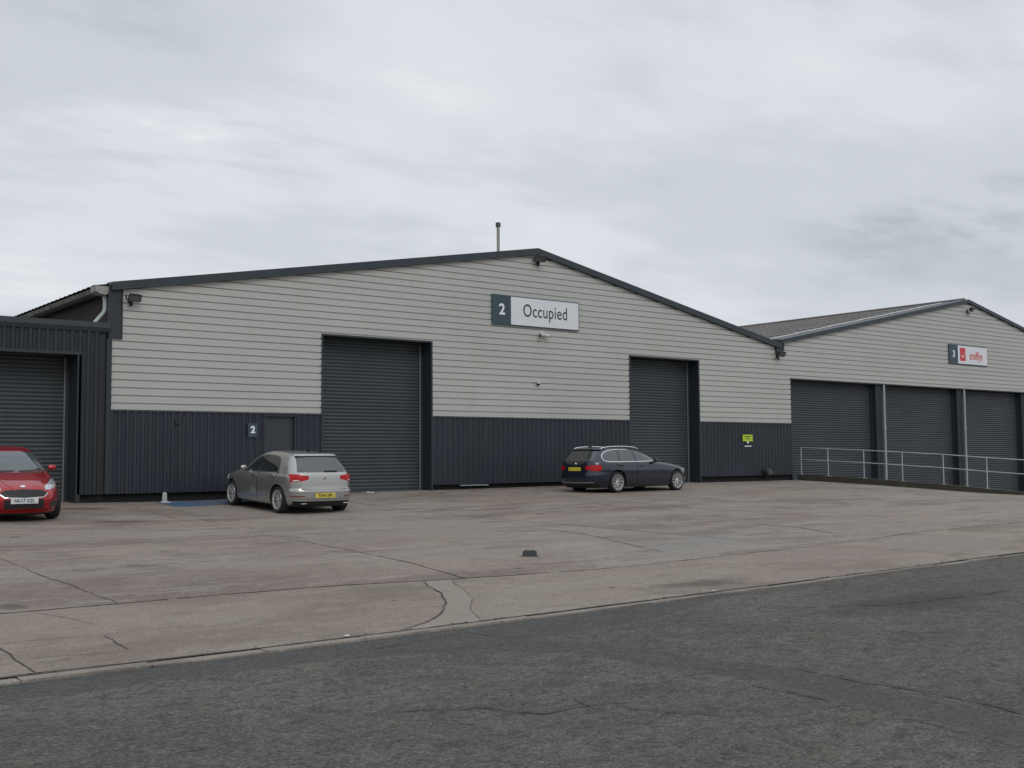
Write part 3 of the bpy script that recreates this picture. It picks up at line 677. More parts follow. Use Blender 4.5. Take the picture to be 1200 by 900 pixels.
# ------------------------------------------------------------------ unit 3
def building_three():
    loc = (50.7, FY, -1.5); b = empty('warehouse', loc, 'further grey clad gable warehouse with three wide roller shutters side by side', 'warehouse')
    def P(mb, name, m, smooth=None, parent=b):
        o = mb.build(name, m, None, smooth); o.parent = parent
        if parent is b: o.location = tuple(-c for c in loc)
        return o
    E0, G, E1 = (36.36, 4.68), (50.7, 7.49), (65.1, 4.68)
    s = (G[1]-E0[1])/(G[0]-E0[0]); zt = 3.13; XE = 65.0
    def xl(z):
        if z < zt: return 36.95
        return 36.4 if z < 4.52 else 36.4+(z-4.52)/s
    def xr(z): return 65.05 if z < 4.52 else 65.05-(z-4.52)/s
    mb = MB(); lap_sheet(mb, xl, xr, zt+.0, 7.4, [], breaks=(4.52,)); P(mb, 'upper_cladding', M['light'])
    mb = MB(); verge(mb, E0, G, .17, mi=0); verge(mb, G, E1, .17); P(mb, 'verge_flashing', M['trim'])
    mb = MB(); mb.box((36.93, FY-.03, zt-.05), (XE, FY+.8, zt-.002)); P(mb, 'soffit', M['trim_dk'])
    mb = MB()
    for (x0, z0, x1, z1, mir) in ((36.5, 4.70, G[0], G[1]-.02, 0), (G[0], G[1]-.02, 65.1, 4.70, 1)):
        ys = frange(FY+.32, 72, .2)
        for i, (a, c) in enumerate(zip(ys, ys[1:])):
            y_ = (a+c)/2-FY; mi = 1 if (1.1 < y_ < 1.5 or 19 < y_ < 20 or 31 < y_ < 32) else 0
            for k in range(6):
                t0, t1 = k/6, (k+1)/6; xa, za, xb, zb_ = x0+(x1-x0)*t0, z0+(z1-z0)*t0, x0+(x1-x0)*t1, z0+(z1-z0)*t1
                ov = .012
                mb.add([(xa, a, za+.03*(i % 2)+ov*(1-mir)), (xb, a, zb_+.03*(i % 2)+ov*mir), (xb, c, zb_+.03*((i+1) % 2)+ov*mir), (xa, c, za+.03*((i+1) % 2)+ov*(1-mir))], [(0, 1, 2, 3)], mi)
    mb.tube([(G[0], FY+.1, G[1]+.0), (G[0], 72, G[1]+.0)], .09, 10)
    P(mb, 'roof', [M['roof'], M['roof_lt']])
    mb = MB(); mb.box((36.62, 71.8, -2), (XE, 72, 4.6)); mb.box((XE-.1, FY+.1, -3), (XE, 72, 4.6)); mb.box((36.65, FY+.72, -3), (36.75, 72, 4.6)); P(mb, 'side_wall', M['brick'])
    # openings with shutters and clad piers
    bays = ((36.99, 43.02), (43.5, 49.66), (50.15, 55.78), (56.25, 64.9))
    fz = lambda x: -1.5-.036*min(x-37.5, 26)
    for x0, x1 in bays:
        sd = empty('roller_shutter', (0, 0, 0)); sd.parent = b; sd.location = tuple(-c for c in loc); y = FY+.36; zb = fz(x1)-.05
        shutter_curtain(x0+.02, x1-.06, zb, zt-.06, y, M['shutter3'], sd, .1)
        for a, c in ((x1-.06, x1+.02), (x0-.01, x0+.04)): MB().box((a, y-.08, zb), (c, y+.05, zt-.055)).build('guide_rail', M['trim_dk'], sd)
        mb = MB(); mb.box((x0-.1, y+.06, zb-.2), (x1+.1, y+.12, zt-.055)); mb.build('dark_backing', M['void'], sd)
    for x0, x1 in ((43.04, 43.48), (49.68, 50.13), (55.80, 56.23)):
        mb = MB(); rib_sheet(mb, x0+.01, x1, fz(x1)-.1, zt-.055, y=FY+.1, pitch=.24); mb.box((x0, FY+.11, fz(x1)-.1), (x1+.003, FY+.5, zt-.055)); P(mb, 'pier', M['dark2'])
        mb = MB(); px = x1+.03
        mb.tube([(px, FY-.02, zt-.06), (px, FY-.02, 1.1), (px, FY-.02, fz(px))], .052, 14)
        mb.tube([(px, FY-.02, 1.12), (px, FY-.02, 1.26)], .064, 14); mb.tube([(px, FY-.02, -.3), (px, FY-.02, -.18)], .062, 14)
        P(mb, 'downpipe', M['pipe'], 40)
    mb = MB(); mb.box((36.955, FY+.0, -1.9), (36.99, FY+.6, zt-.05)); P(mb, 'jamb', M['trim_dk'])
building_three()

# ------------------------------------------------------------------ lean-to on the left
def lean_to():
    Y = FY-.02; loc = (2, Y, -1.1); b = empty('workshop_annexe', loc, 'low flat roofed dark clad annexe with a wide roller shutter behind the red car', 'building')
    def P(mb, name, m, smooth=None, bevel=0):
        o = mb.build(name, m, None, smooth, bevel=bevel); o.parent = b; o.location = tuple(-c for c in loc); return o
    X0, X1, x0, x1, zt, top = -9, 9.13, 1.2, 8.60, 2.69, 3.27
    mb = MB(); rib_sheet(mb, X0, x0, -.9, top, Y); P(mb, 'wall_cladding', M['dark2'])
    mb = MB(); rib_sheet(mb, x0, x1, zt+.0, top, Y); P(mb, 'wall_cladding', M['dark2'])
    mb = MB(); rib_sheet(mb, x1, X1, -.87, top, Y, pitch=.2); P(mb, 'wall_cladding', M['dark2'])
    mb = MB(); mb.box((X1+.003, Y+.03, -.87), (9.315, Y+.08, top)); P(mb, 'dark_strip', M['black'])  # flat black strip between the annexe cladding and the warehouse corner
    mb = MB(); mb.prism([(X0, Y-.05, 3.25), (X0, Y-.08, 3.36), (X0, Y-.07, 3.495), (X0, Y+.12, 3.51), (X0, Y+.12, 3.25)], (9.39-X0, 0, 0))
    P(mb, 'parapet_flashing', M['trim'])
    mb = MB(); mb.box((x0-.05, Y-.05, zt-.05), (x1+.08, Y+.03, zt+.03)); mb.box((x1-.0, Y-.04, -1.1), (x1+.1, Y+.03, zt-.05)); mb.box((x0-.1, Y-.04, -1.1), (x0, Y+.03, zt-.05)); P(mb, 'door_trim', M['trim_dk'])
    sd = empty('roller_shutter', (0, 0, 0)); sd.parent = b; sd.location = tuple(-c for c in loc)
    y = Y+.74; zb = -1.12
    shutter_curtain(x0, x1-.06, zb, zt+.1, y, M['shutter'], sd)
    mb = MB(); mb.box((x1-.12, y-.08, zb), (x1-.085, y-.04, zt-.05)); mb.build('guide_rail', M['rail_alu'], sd)
    mb = MB(); mb.box((x1-.084, y-.07, zb), (x1-.0, y+.06, zt)); mb.box((x1+.0, Y+.03, zb), (x1+.06, y+.1, zt+.1)); mb.box((x0-.05, Y+.03, zt), (x1+.05, y+.12, zt+.06)); mb.box((x0-.06, Y+.03, zb), (x0, y+.1, zt)); mb.build('door_reveal', M['trim_dk'], sd)
    mb = MB(); mb.box((x0-.1, y+.06, zb-.2), (x1+.1, y+.12, zt+.2)); mb.build('dark_backing', M['void'], sd)
    mb = MB(); mb.box((X0, Y+.13, 3.2), (9.44, 45, 3.3)); P(mb, 'roof', M['roof'])
    mb = MB(); mb.box((X0, Y+.1, -1.6), (x0-.1, Y+.2, -.8)); P(mb, 'plinth', M['void']); mb = MB(); mb.box((x1+.08, Y+.1, -1.6), (9.32, Y+.2, -.8)); P(mb, 'plinth', M['void']); mb = MB(); mb.box((X0, Y+.25, -1.6), (X0+.1, 45, 3.2)); P(mb, 'side_wall', M['brick'])  # plinths near black, shade of the gap below the sheets painted in
lean_to()

# ------------------------------------------------------------------ signs
def sign(loc, w, h, split, number, label, body=None):
    b = empty('sign', loc, label, 'sign')
    mb = MB(); mb.box((0, -.05, 0), (w, 0, h)); mb.build('backing_panel', M['signteal'], b, bevel=.006)
    mb = MB(); mb.box((split, -.056, .035), (w-.035, -.049, h-.035)); mb.build('white_panel', M['white'], b)
    text_mesh('numeral', number, .50 if w > 3.6 else .44, M['wlet'], WALLM(split*.52, -.052, h*.5), b, bold=.012)
    return b
s2 = sign((21.65, FY-.03, 4.31), 3.76, .99, .77, '2', 'long sign reading 2 Occupied on the near gable', None)
text_mesh('lettering', 'Occupied', .60, M['ink'], WALLM(.77+1.475, -.058, .52), s2, sx=.80, bold=.002, space=1.05)
s3 = sign((48.87, FY-.03, 4.28), 3.46, .94, .76, '3', 'sign with a red smile logo and the number 3 on the far gable')
mb = MB(); mb.box((.93, -.062, .17), (1.42, -.055, .80)); lg = mb.build('logo', M['red'], s3, bevel=.003)
mb = MB(); pts = [Vector((1.06+.26*t, -.064, .36+.24*abs(2*t-1)**2*(.45 if t < .5 else 1))) for t in [i/14 for i in range(15)]]
for a, c in zip(pts, pts[1:]): mb.add([(a.x, a.y, a.z-.035), (c.x, c.y, c.z-.035), (c.x, c.y, c.z+.03), (a.x, a.y, a.z+.03)], [(0, 1, 2, 3)])
mb.build('smile_mark', M['wlet'], lg)
text_mesh('lettering', 'smiffys', .56, M['red'], WALLM(2.38, -.058, .44), s3, sx=.80, bold=.004)
nb = empty('sign', (13.19, FY-.045, .595), 'small square dark sign with a white 2 beside the grey door', 'sign')
MB().box((0, -.02, 0), (.30, 0, .385)).build('panel', M['signteal'], nb, bevel=.003)
text_mesh('numeral', '2', .26, M['wlet'], WALLM(.15, -.022, .2), nb, bold=.012)
ys = empty('sign', (33.88, FY-.045, .34), 'small yellow green alarm company sign on dark cladding near the railing', 'sign')
MB().box((.0, -.02, .2), (.58, 0, .46)).build('panel', M['yellow'], ys, bevel=.004)
mb = MB(); mb.box((.1, -.024, .36), (.46, -.019, .41)); mb.box((.14, -.024, .28), (.42, -.019, .315)); mb.build('print', M['green_dk'], ys)
mb = MB(); mb.prism([(.06, -.015, .44), (.14, -.015, .52), (.29, -.015, .55), (.44, -.015, .52), (.52, -.015, .44)], (0, .012, 0)); mb.build('dark_shield', M['black'], ys); mb = MB(); mb.prism([(.08, -.015, .2), (.2, -.015, .1), (.38, -.015, .1), (.5, -.015, .2)], (0, .012, 0)); mb.build('dark_shield', M['black'], ys)
mb = MB(); mb.tube([(.29, -.016, .16), (.29, -.026, .16)], .05, 14); mb.box((.1, -.02, -.01), (.5, -.0, .03)); mb.build('white_mark', M['wlet'], ys)

# ------------------------------------------------------------------ floodlights, cameras
def floodlight(loc, label, rz=0, sc=1.0, tilt=38, two=True):
    b = empty('floodlight', loc, label, 'floodlight', 'floodlights on the gables', rz=rz); b.scale = (sc,)*3
    mb = MB(); mb.box((-.06, -.03, -.06), (.06, 0, .06)); mb.tube([(0, -.02, 0), (0, -.20, .0)], .018, 8)
    mb.box((-.20, -.24, -.012), (-.188, -.17, .1)); mb.box((.188, -.24, -.012), (.2, -.17, .1)); mb.box((-.2, -.22, -.012), (.2, -.18, .0)); mb.build('bracket', M['black'], b)
    mb = MB(); a = R(tilt); Ry = Matrix.Rotation(a, 4, 'X')
    vs_ = [(-.18, -.05, -.11), (.18, -.05, -.11), (.18, -.05, .11), (-.18, -.05, .11), (-.12, .07, -.06), (.12, .07, -.06), (.12, .07, .07), (-.12, .07, .07)]
    T = Matrix.Translation((0, -.24, .06)) @ Ry
    mb.add([T @ Vector(v) for v in vs_], [(0, 1, 2, 3), (4, 7, 6, 5), (0, 4, 5, 1), (1, 5, 6, 2), (2, 6, 7, 3), (3, 7, 4, 0)])
    ho = mb.build('housing', M['black'], b, bevel=.008)
    mb = MB(); vs2 = [(-.155, -.053, -.085), (.155, -.053, -.085), (.155, -.053, .085), (-.155, -.053, .085)]
    mb.prism([T @ Vector(v) for v in vs2], T.to_3x3() @ Vector((0, -.006, 0))); mb.build('lens', M['lampglass'], ho)
    if two:
        mb = MB(); mb.tube([(.0, -.02, -.09), (0, -.09, -.11)], .03, 10); mb.box((-.035, -.10, -.15), (.035, -.03, -.08)); mb.build('sensor', M['black'], b)
    return b
floodlight((9.90, FY-.03, 4.12), 'black floodlight at the left end of the near gable, by the step in the flashing', rz=R(5), sc=1.0)
floodlight((23.62, FY-.03, 6.56), 'black floodlight under the peak of the near gable', rz=R(-25), sc=1.1)
floodlight((36.12, FY-.03, 4.0), 'black floodlight in the valley between the two gables', rz=R(-10), sc=1.05)
floodlight((50.66, FY-.03, 6.92), 'black floodlight under the peak of the far gable', rz=R(10), sc=1.0)
def cctv(loc, label, sc):
    b = empty('security_camera', loc, label, 'camera'); b.scale = (sc,)*3
    mb = MB(); mb.tube([(0, 0, .05), (0, -.06, .05), (0, -.1, .02)], [.07, .06, .03], 14); mb.build('mount', M['camwhite'], b, 40)
    for s_ in (-1, 1):
        mb = MB(); mb.tube([(s_*.03, -.1, 0), (s_*.2, -.2, -.05)], [.055, .06], 14); c_ = mb.build('camera_body', M['camwhite'], b, 40)
        mb = MB(); mb.tube([(s_*.196, -.198, -.048), (s_*.212, -.207, -.053)], [.05, .05], 14); mb.build('camera_lens', M['lens'], c_, 40)
cctv((23.75, FY-.02, 4.08), 'white twin camera just below the Occupied sign', 1.0)
b = empty('security_camera', (23.56, FY-.02, 2.46), 'tiny dome camera midway down the grey sheeting', 'camera')
mb = MB(); mb.tube([(0, 0, 0.02), (0, -.10, .02)], [.07, .065], 14); mb.build('mount', M['camwhite'], b, 40)
mb = MB(); mb.lathe([(.058, 0), (.054, -.03), (.04, -.055), (.015, -.068), (.001, -.07)], 16, 'z'); mb.build('dome', M['lens'], b, 60).location = (0, -.06, -.03)

# ------------------------------------------------------------------ edge wall and railing
def railing():
    X = 37.3
    top = lambda y: lerp_tab([(9.6, -1.38), (14, -1.36), (19.26, -1.335), (22.2, -1.115), (25.6, -.925), (28.86, -.78)], y)
    ys = frange(10.5, 28.68, .6); mb = MB()
    for a, c in zip(ys, ys[1:]):
        w0, w1 = X-.02, X+.22
        j = [random.uniform(-.008, .008) for _ in range(2)]
        vs_ = [(w0, a, -2.6), (w1, a, -2.6), (w1, c, -2.6), (w0, c, -2.6), (w0, a, top(a)), (w1, a, top(a)), (w1, c, top(c)), (w0, c, top(c))]
        mb.add(vs_, [(4, 5, 6, 7), (0, 4, 7, 3), (1, 2, 6, 5)])
    o = mb.build('edge_wall', M['mossy']); tag(o, 'low mossy concrete upstand carrying the railing at the yard edge', 'low wall')
    posts = [28.55, 27.25, 25.6, 23.93, 22.26, 20.6, 18.95, 17.3, 15.65, 14.0, 12.35]
    b = empty('railing', (X, 20, -1.2), 'galvanised two rail tube railing sloping along the yard edge', 'railing')
    off = Vector((-X, -20, 1.2))
    xp = X+.06
    for y in posts:
        mb = MB(); z = top(y)
        mb.tube([(xp, y, z), (xp, y, z+1.085)], .019, 10); mb.box((xp-.07, y-.07, z-.002), (xp+.07, y+.07, z+.012))
        mb.tube([(xp, y, z+.56), (xp, y, z+.64)], .026, 10); mb.tube([(xp, y, z+1.05), (xp, y, z+1.11)], .026, 10)
        p = mb.build('post', M['galv'], b, 40); p.location = off
    for h in (.6, 1.085):
        mb = MB(); mb.tube([(xp, y, top(y)+h) for y in posts], .018, 10); p = mb.build('rail', M['galv'], b, 50); p.location = off
railing()

# ------------------------------------------------------------------ small things on the ground
z = gz(10.27, 12.72)
b = empty('rubble_block', (10.27, 12.72, z), 'small dark block lying alone in the middle of the concrete yard', 'block', rz=R(-39))
mb = MB(); mb.prism([(-.10, -.07, -.004), (.11, -.07, -.004), (.105, -.06, .07), (.07, -.055, .083), (-.06, -.055, .085), (-.098, -.06, .068)], (.004, .13, .0)); bl = mb.build('block_body', mat('green_black_rubble', (.035, .042, .040), .75, var=.4, vscale=18, bump=.6, bscale=30), b, bevel=.008)
mb = MB(); mb.box((-.07, -.062, .03), (.08, -.058, .036)); mb.box((-.12, -.075, -.002), (.13, -.03, .012)); mb.build('broken_edge', M['plastic'], bl, bevel=.002)
z = gz(10.92, 28.4)
b = empty('bollard', (10.80, 28.45, z), 'short pale capped pipe stub on the blue floor paint at the foot of the wall', 'bollard')
mb = MB(); mb.lathe([(.10, 0), (.10, .03), (.066, .05), (.06, .20), (.05, .25), (.02, .27), (.001, .275)], 18, 'z'); mb.build('stub', mat('chalky_white', (.36, .40, .38), .7, var=.25, vscale=14), b, 50)
mb = MB(); mb.box((-.13, -.12, 0), (.13, .12, .02)); mb.build('foot', M['pvc'], b, bevel=.006)
for (x, y, s_, lb) in ((17.05, 28.55, .12, 'crumpled white paper at the foot of the near tall shutter'), (4.71, 8.27, .03, 'small white scrap of litter on the kerb line beside the curved strip'), (9.35, 8.36, .02, 'tiny white scrap of litter on the kerb right of the damp stain')):
    mb = MB(); rd = random.Random(int(x*10)); n = 7
    vs_ = [(s_*(i/n-.5)*1.6, s_*(j/n-.5), abs(rd.gauss(0, .16))*s_+.004) for j in range(n+1) for i in range(n+1)]
    mb.add(vs_, [(j*(n+1)+i, j*(n+1)+i+1, (j+1)*(n+1)+i+1, (j+1)*(n+1)+i) for j in range(n) for i in range(n)])
    o = mb.build('paper_litter', M['paper'], loc=(x, y, max(gz(x, y), -1.494)+.006)); tag(o, lb, 'litter')

# weeds rooted in the kerb joint and along the wall feet
def weeds():
    mb = MB(); rd = random.Random(21)
    spots = [(rd.uniform(1.5, 22), 'k') for _ in range(46)]+[(rd.uniform(9.6, 15.2), 'w') for _ in range(10)]+[(rd.uniform(31.6, 36.8), 'w') for _ in range(16)]+[(rd.uniform(19.4, 27.6), 'w') for _ in range(16)]
    for x, k in spots:
        y = ky(x)+.03 if k == 'k' else FY-.03+rd.uniform(-.05, .03); z = gz(x, y); big = rd.uniform(.012, .028) if k == 'k' else rd.uniform(.02, .06)
        for _ in range(14):
            a = rd.uniform(0, 6.28); r = rd.uniform(.1, 1)*big*1.2; h = big*rd.uniform(.4, 1.2); bx, by = x+r*.4*math.cos(a), y+r*.4*math.sin(a); w = big*.12
            mb.add([(bx-w*math.sin(a), by+w*math.cos(a), z), (bx+w*math.sin(a), by-w*math.cos(a), z), (x+r*math.cos(a), y+r*math.sin(a), z+h)], [(0, 1, 2)])
    o = mb.build('weeds', mat('weed_green', (.045, .055, .028), .8, var=.4, vscale=6)); tag(o, 'tiny weeds and moss rooted in the kerb joint and along the wall foot', 'weeds', kind='stuff')
weeds()
# ------------------------------------------------------------------ cars
class Car:
    def __init__(s, name, S, loc, rz, slope, label):
        s.S = S; s.L = S['L']; s.xf = S['wb']/2+S['fo']; s.xr = s.xf-s.L
        s.root = empty(name, loc, label, 'car', rz=0)
        s.root.rotation_mode = 'XYZ'; s.root.rotation_euler = (slope[0], slope[1], rz)
        s.zmin, s.zmax = S['w'][0][0], S['w'][-1][0]
    @staticmethod
    def interp(t, z):
        n = len(t)
        if z <= t[0][0]: return t[0][1]
        if z >= t[-1][0]: return t[-1][1]
        for i in range(n-1):
            if z <= t[i+1][0]: break
        def slope(k):
            if k == 0 or k == n-1:
                a, b = (0, 1) if k == 0 else (n-2, n-1); return (t[b][1]-t[a][1])/(t[b][0]-t[a][0])
            d0 = (t[k][1]-t[k-1][1])/(t[k][0]-t[k-1][0]); d1 = (t[k+1][1]-t[k][1])/(t[k+1][0]-t[k][0])
            return 0 if d0*d1 <= 0 else 2*d0*d1/(d0+d1)
        h = t[i+1][0]-t[i][0]; u = (z-t[i][0])/h; m0, m1 = slope(i), slope(i+1)
        return (2*u**3-3*u*u+1)*t[i][1]+(u**3-2*u*u+u)*h*m0+(3*u*u-2*u**3)*t[i+1][1]+(u**3-u*u)*h*m1
    def sec(s, z):
        f = s.xf-s.interp(s.S['df'], z); r = s.xr+s.interp(s.S['dr'], z); w = s.interp(s.S['w'], z)
        nf = s.interp(s.S['nf'], z); nr = s.interp(s.S['nr'], z); xc = (f+r)/2
        return f, r, w, nf, nr, xc
    def theta(s, kind, val, z):
        f, r, w, nf, nr, xc = s.sec(z)
        if kind == 's':
            x = s.xf-val
            if x >= xc: q = min(1, (x-xc)/(f-xc)); return math.acos(min(1, q**(nf/2)))
            q = min(1, (xc-x)/(xc-r)); return math.pi-math.acos(min(1, q**(nr/2)))
        n = nf if kind == 'f' else nr; sg = 1 if val >= 0 else -1
        a = math.asin(min(1, (min(1, abs(val)/w))**(n/2)))
        a = max(a, 0)
        return sg*a if kind == 'f' else (math.pi-a if sg > 0 else math.pi+a)
    def pt(s, th, z):
        f, r, w, nf, nr, xc = s.sec(z); c, sn = math.cos(th), math.sin(th)
        n = nf if c >= 0 else nr
        x = xc+(f-xc)*abs(c)**(2/n) if c >= 0 else xc-(xc-r)*abs(c)**(2/n)
        return Vector((x, (1 if sn >= 0 else -1)*w*abs(sn)**(2/n), z))
    def nrm(s, th, z):
        e = .012; a = s.pt(th+e, z)-s.pt(th-e, z); zz0, zz1 = max(s.zmin, z-.006), min(s.zmax, z+.006); b = s.pt(th, zz1)-s.pt(th, zz0)
        n = a.cross(b)
        if n.length < 1e-9: return Vector((0, 0, 1))
        return n.normalized()
    def part(s, mb, name, m, parent=None, smooth=40, label=None):
        o = mb.build(name, m, parent or s.root, smooth)
        if label: o['label'] = label
        return o
    def body(s):
        S = s.S; N = 72
        # levels spaced by profile arc length
        zz = [s.zmin+(s.zmax-s.zmin)*i/600 for i in range(601)]; cum = [0]
        for a, b in zip(zz, zz[1:]):
            A, B = s.sec(a), s.sec(b)
            cum.append(cum[-1]+math.sqrt((b-a)**2+.35*(B[0]-A[0])**2+.35*(B[1]-A[1])**2+.5*(B[2]-A[2])**2))
        K = 70; lv = []; j = 0
        for k in range(K+1):
            t = cum[-1]*k/K
            while j < 600 and cum[j] < t: j += 1
            lv.append(zz[j])
        lv = sorted(set(lv)); K = len(lv)
        mb = MB(); ths = []
        for k in range(N):
            ths.append(2*math.pi*k/N)
        # remap so that corners are well sampled
        ring = []
        for z in lv:
            for t in ths:
                q = (t % (math.pi/2))/(math.pi/2); base = math.floor(t/(math.pi/2))*math.pi/2
                qq = q+.0*math.sin(2*math.pi*q)
                # superellipse param clusters near axes; spread with a power warp
                u = q; tt = base+(math.pi/2)*(u**2.2/(u**2.2+(1-u)**2.2))**.62 if False else base+(math.pi/2)*u
                ring.append(None)
        vs_ = []
        for z in lv:
            f, r, w, nf, nr, xc = s.sec(z)
            # uniform arc-length sampling of each outline
            fine = [s.pt(2*math.pi*i/1440, z) for i in range(1441)]
            cc = [0]
            for a, b in zip(fine, fine[1:]): cc.append(cc[-1]+(b-a).length)
            # sample quadrant by quadrant to keep symmetry
            for q in range(4):
                i0, i1 = q*360, (q+1)*360; j = i0
                for k in range(N//4):
                    t = cc[i0]+(cc[i1]-cc[i0])*k/(N//4)
                    while cc[j+1] < t and j < i1-1: j += 1
                    u = (t-cc[j])/max(1e-9, cc[j+1]-cc[j]); vs_.append(fine[j].lerp(fine[j+1], u))
        fs = []
        for i in range(K-1):
            for k in range(N): fs.append((i*N+k, i*N+(k+1) % N, (i+1)*N+(k+1) % N, (i+1)*N+k))
        b0 = len(vs_); A = s.sec(lv[0]); B = s.sec(lv[-1])
        # crowned roof cap: shrink rings towards the centre
        rows = []
        cx = (B[0]+B[1])/2; last = vs_[(K-1)*N:K*N]; prev = (K-1)*N
        for sh, dz in ((.8, .010), (.55, .018), (.28, .023)):
            st = len(vs_)
            vs_ += [Vector((cx+(p.x-cx)*sh, p.y*sh, p.z+dz)) for p in last]
            for k in range(N): fs.append((prev+k, prev+(k+1) % N, st+(k+1) % N, st+k))
            prev = st
        vs_.append(Vector((cx, 0, lv[-1]+.025))); t_ = len(vs_)-1
        for k in range(N): fs.append((prev+k, prev+(k+1) % N, t_))
        fs.append(tuple(range(N-1, -1, -1)))
        mb.add(vs_, fs)
        o = mb.build('body', [S['paint'], M['void'], M['plastic']], None)
        # wheel arches
        cut = MB(); ax = S['wb']/2; RR = S['arch']
        for x in (ax, -ax):
            for sy in (-1, 1):
                pts = []
                cut.add(*cyl_xz(x, S['wr'], RR, sy*(S['hw']-.27), sy*1.3, 40))
        co = cut.build('cutter', M['void'])
        md = o.modifiers.new('b', 'BOOLEAN'); md.operation = 'DIFFERENCE'; md.object = co; md.solver = 'EXACT'
        dg = bpy.context.evaluated_depsgraph_get(); me = bpy.data.meshes.new_from_object(o.evaluated_get(dg))
        o.modifiers.clear(); bpy.data.objects.remove(co); o.data = me; o.name = 'body'
        while len(me.materials) < 3: me.materials.append(M['void'])
        me.materials[0] = S['paint']; me.materials[1] = M['void']; me.materials[2] = M['plastic']
        for p in me.polygons:
            c = p.center; mi = 0
            for x in (ax, -ax):
                dd = math.hypot(c.x-x, c.z-S['wr'])
                if dd < RR-.003 and abs(c.y) < S['hw']-.2: mi = 1
                elif abs(dd-RR) < .006 and abs(Vector((c.x-x, 0, c.z-S['wr'])).normalized().dot(p.normal)) > .9: mi = 1
            if c.z < S.get('sill', .22) and mi == 0: mi = 2
            p.material_index = mi
        me.polygons.foreach_set('use_smooth', [True]*len(me.polygons)); me.set_sharp_from_angle(angle=R(38))
        o.parent = s.root; s.bodyo = o
    def patch(s, cols, off=.005, nz=8, nt=5, mirror=False, mb=None, skirt=.012):
        """cols: (kind, val or (bottom,top), z0, z1)"""
        mb = mb or MB()
        for sg in ((1, -1) if mirror else (1,)):
            G = []
            for (A, B) in zip(cols, cols[1:]):
                last = (B is cols[-1])
                for q in range(nt+(1 if last else 0)):
                    u = q/nt; column = []
                    for k in range(nz+1):
                        v = k/nz
                        def ev(C):
                            z = C[2]+(C[3]-C[2])*v; val = C[1] if not isinstance(C[1], tuple) else C[1][0]+(C[1][1]-C[1][0])*v
                            return s.theta(C[0], val, z), z
                        (ta, za), (tb, zb) = ev(A), ev(B)
                        if tb-ta > math.pi: ta += 2*math.pi
                        if ta-tb > math.pi: tb += 2*math.pi
                        # interpolate in x/y rather than the angle for evenness
                        pa, pb = s.pt(ta, za), s.pt(tb, zb); z = za+(zb-za)*u
                        best = ta+(tb-ta)*u
                        if A[0] == B[0]:
                            fa = s.xf-pa.x if A[0] == 's' else pa.y; fb = s.xf-pb.x if A[0] == 's' else pb.y
                            best = s.theta(A[0], fa+(fb-fa)*u, z)
                        column.append((best, z))
                    G.append(column)
            b = len(mb.v); n1 = len(G); n2 = nz+1
            top = []; bot = []
            for c in G:
                for (t, z) in c:
                    p, n = s.pt(t, z), s.nrm(t, z)
                    a = p+n*off; e = p-n*skirt
                    top.append((a.x, a.y*sg, a.z)); bot.append((e.x, e.y*sg, e.z))
            mb.v += top; fs = [(i*n2+k, (i+1)*n2+k, (i+1)*n2+k+1, i*n2+k+1) for i in range(n1-1) for k in range(n2-1)]
            if skirt:
                mb.v += bot; o_ = n1*n2
                loop = [k for k in range(n2)]+[i*n2+n2-1 for i in range(1, n1)]+[(n1-1)*n2+k for k in range(n2-2, -1, -1)]+[i*n2 for i in range(n1-2, 0, -1)]
                fs += [(loop[i], loop[(i+1) % len(loop)], loop[(i+1) % len(loop)]+o_, loop[i]+o_) for i in range(len(loop))]
            mb.f += [tuple(b+q for q in f) for f in fs]; mb.m += [0]*len(fs)
        return mb
    def ribbon(s, pts, width, off=.004, mirror=True, mb=None, sub=6, th=.004):
        mb = mb or MB(); TZ = []
        for (A, B) in zip(pts, pts[1:]):
            ta, tb = s.theta(A[0], A[1], A[2]), s.theta(B[0], B[1], B[2])
            for k in range(sub):
                u = k/sub; z = A[2]+(B[2]-A[2])*u
                if A[0] == B[0]: t = s.theta(A[0], A[1]+(B[1]-A[1])*u, z)
                else: t = ta+(tb-ta)*u
                TZ.append((t, z))
        TZ.append((s.theta(*pts[-1]), pts[-1][2]))
        for sg in ((1, -1) if mirror else (1,)):
            P_ = [s.pt(t, z) for t, z in TZ]; Nn = [s.nrm(t, z) for t, z in TZ]; rows = []
            for i, p in enumerate(P_):
                t = (P_[min(i+1, len(P_)-1)]-P_[max(0, i-1)])
                if t.length < 1e-6: t = Vector((1, 0, 0))
                w = Nn[i].cross(t.normalized())*width/2
                rows.append([p-w+Nn[i]*(off-th), p-w+Nn[i]*off, p+w+Nn[i]*off, p+w+Nn[i]*(off-th)])
            b = len(mb.v)
            for r_ in rows: mb.v += [(q.x, q.y*sg, q.z) for q in r_]
            for i in range(len(rows)-1):
                for k in range(3): mb.f.append((b+i*4+k, b+(i+1)*4+k, b+(i+1)*4+k+1, b+i*4+k+1)); mb.m.append(0)
        return mb
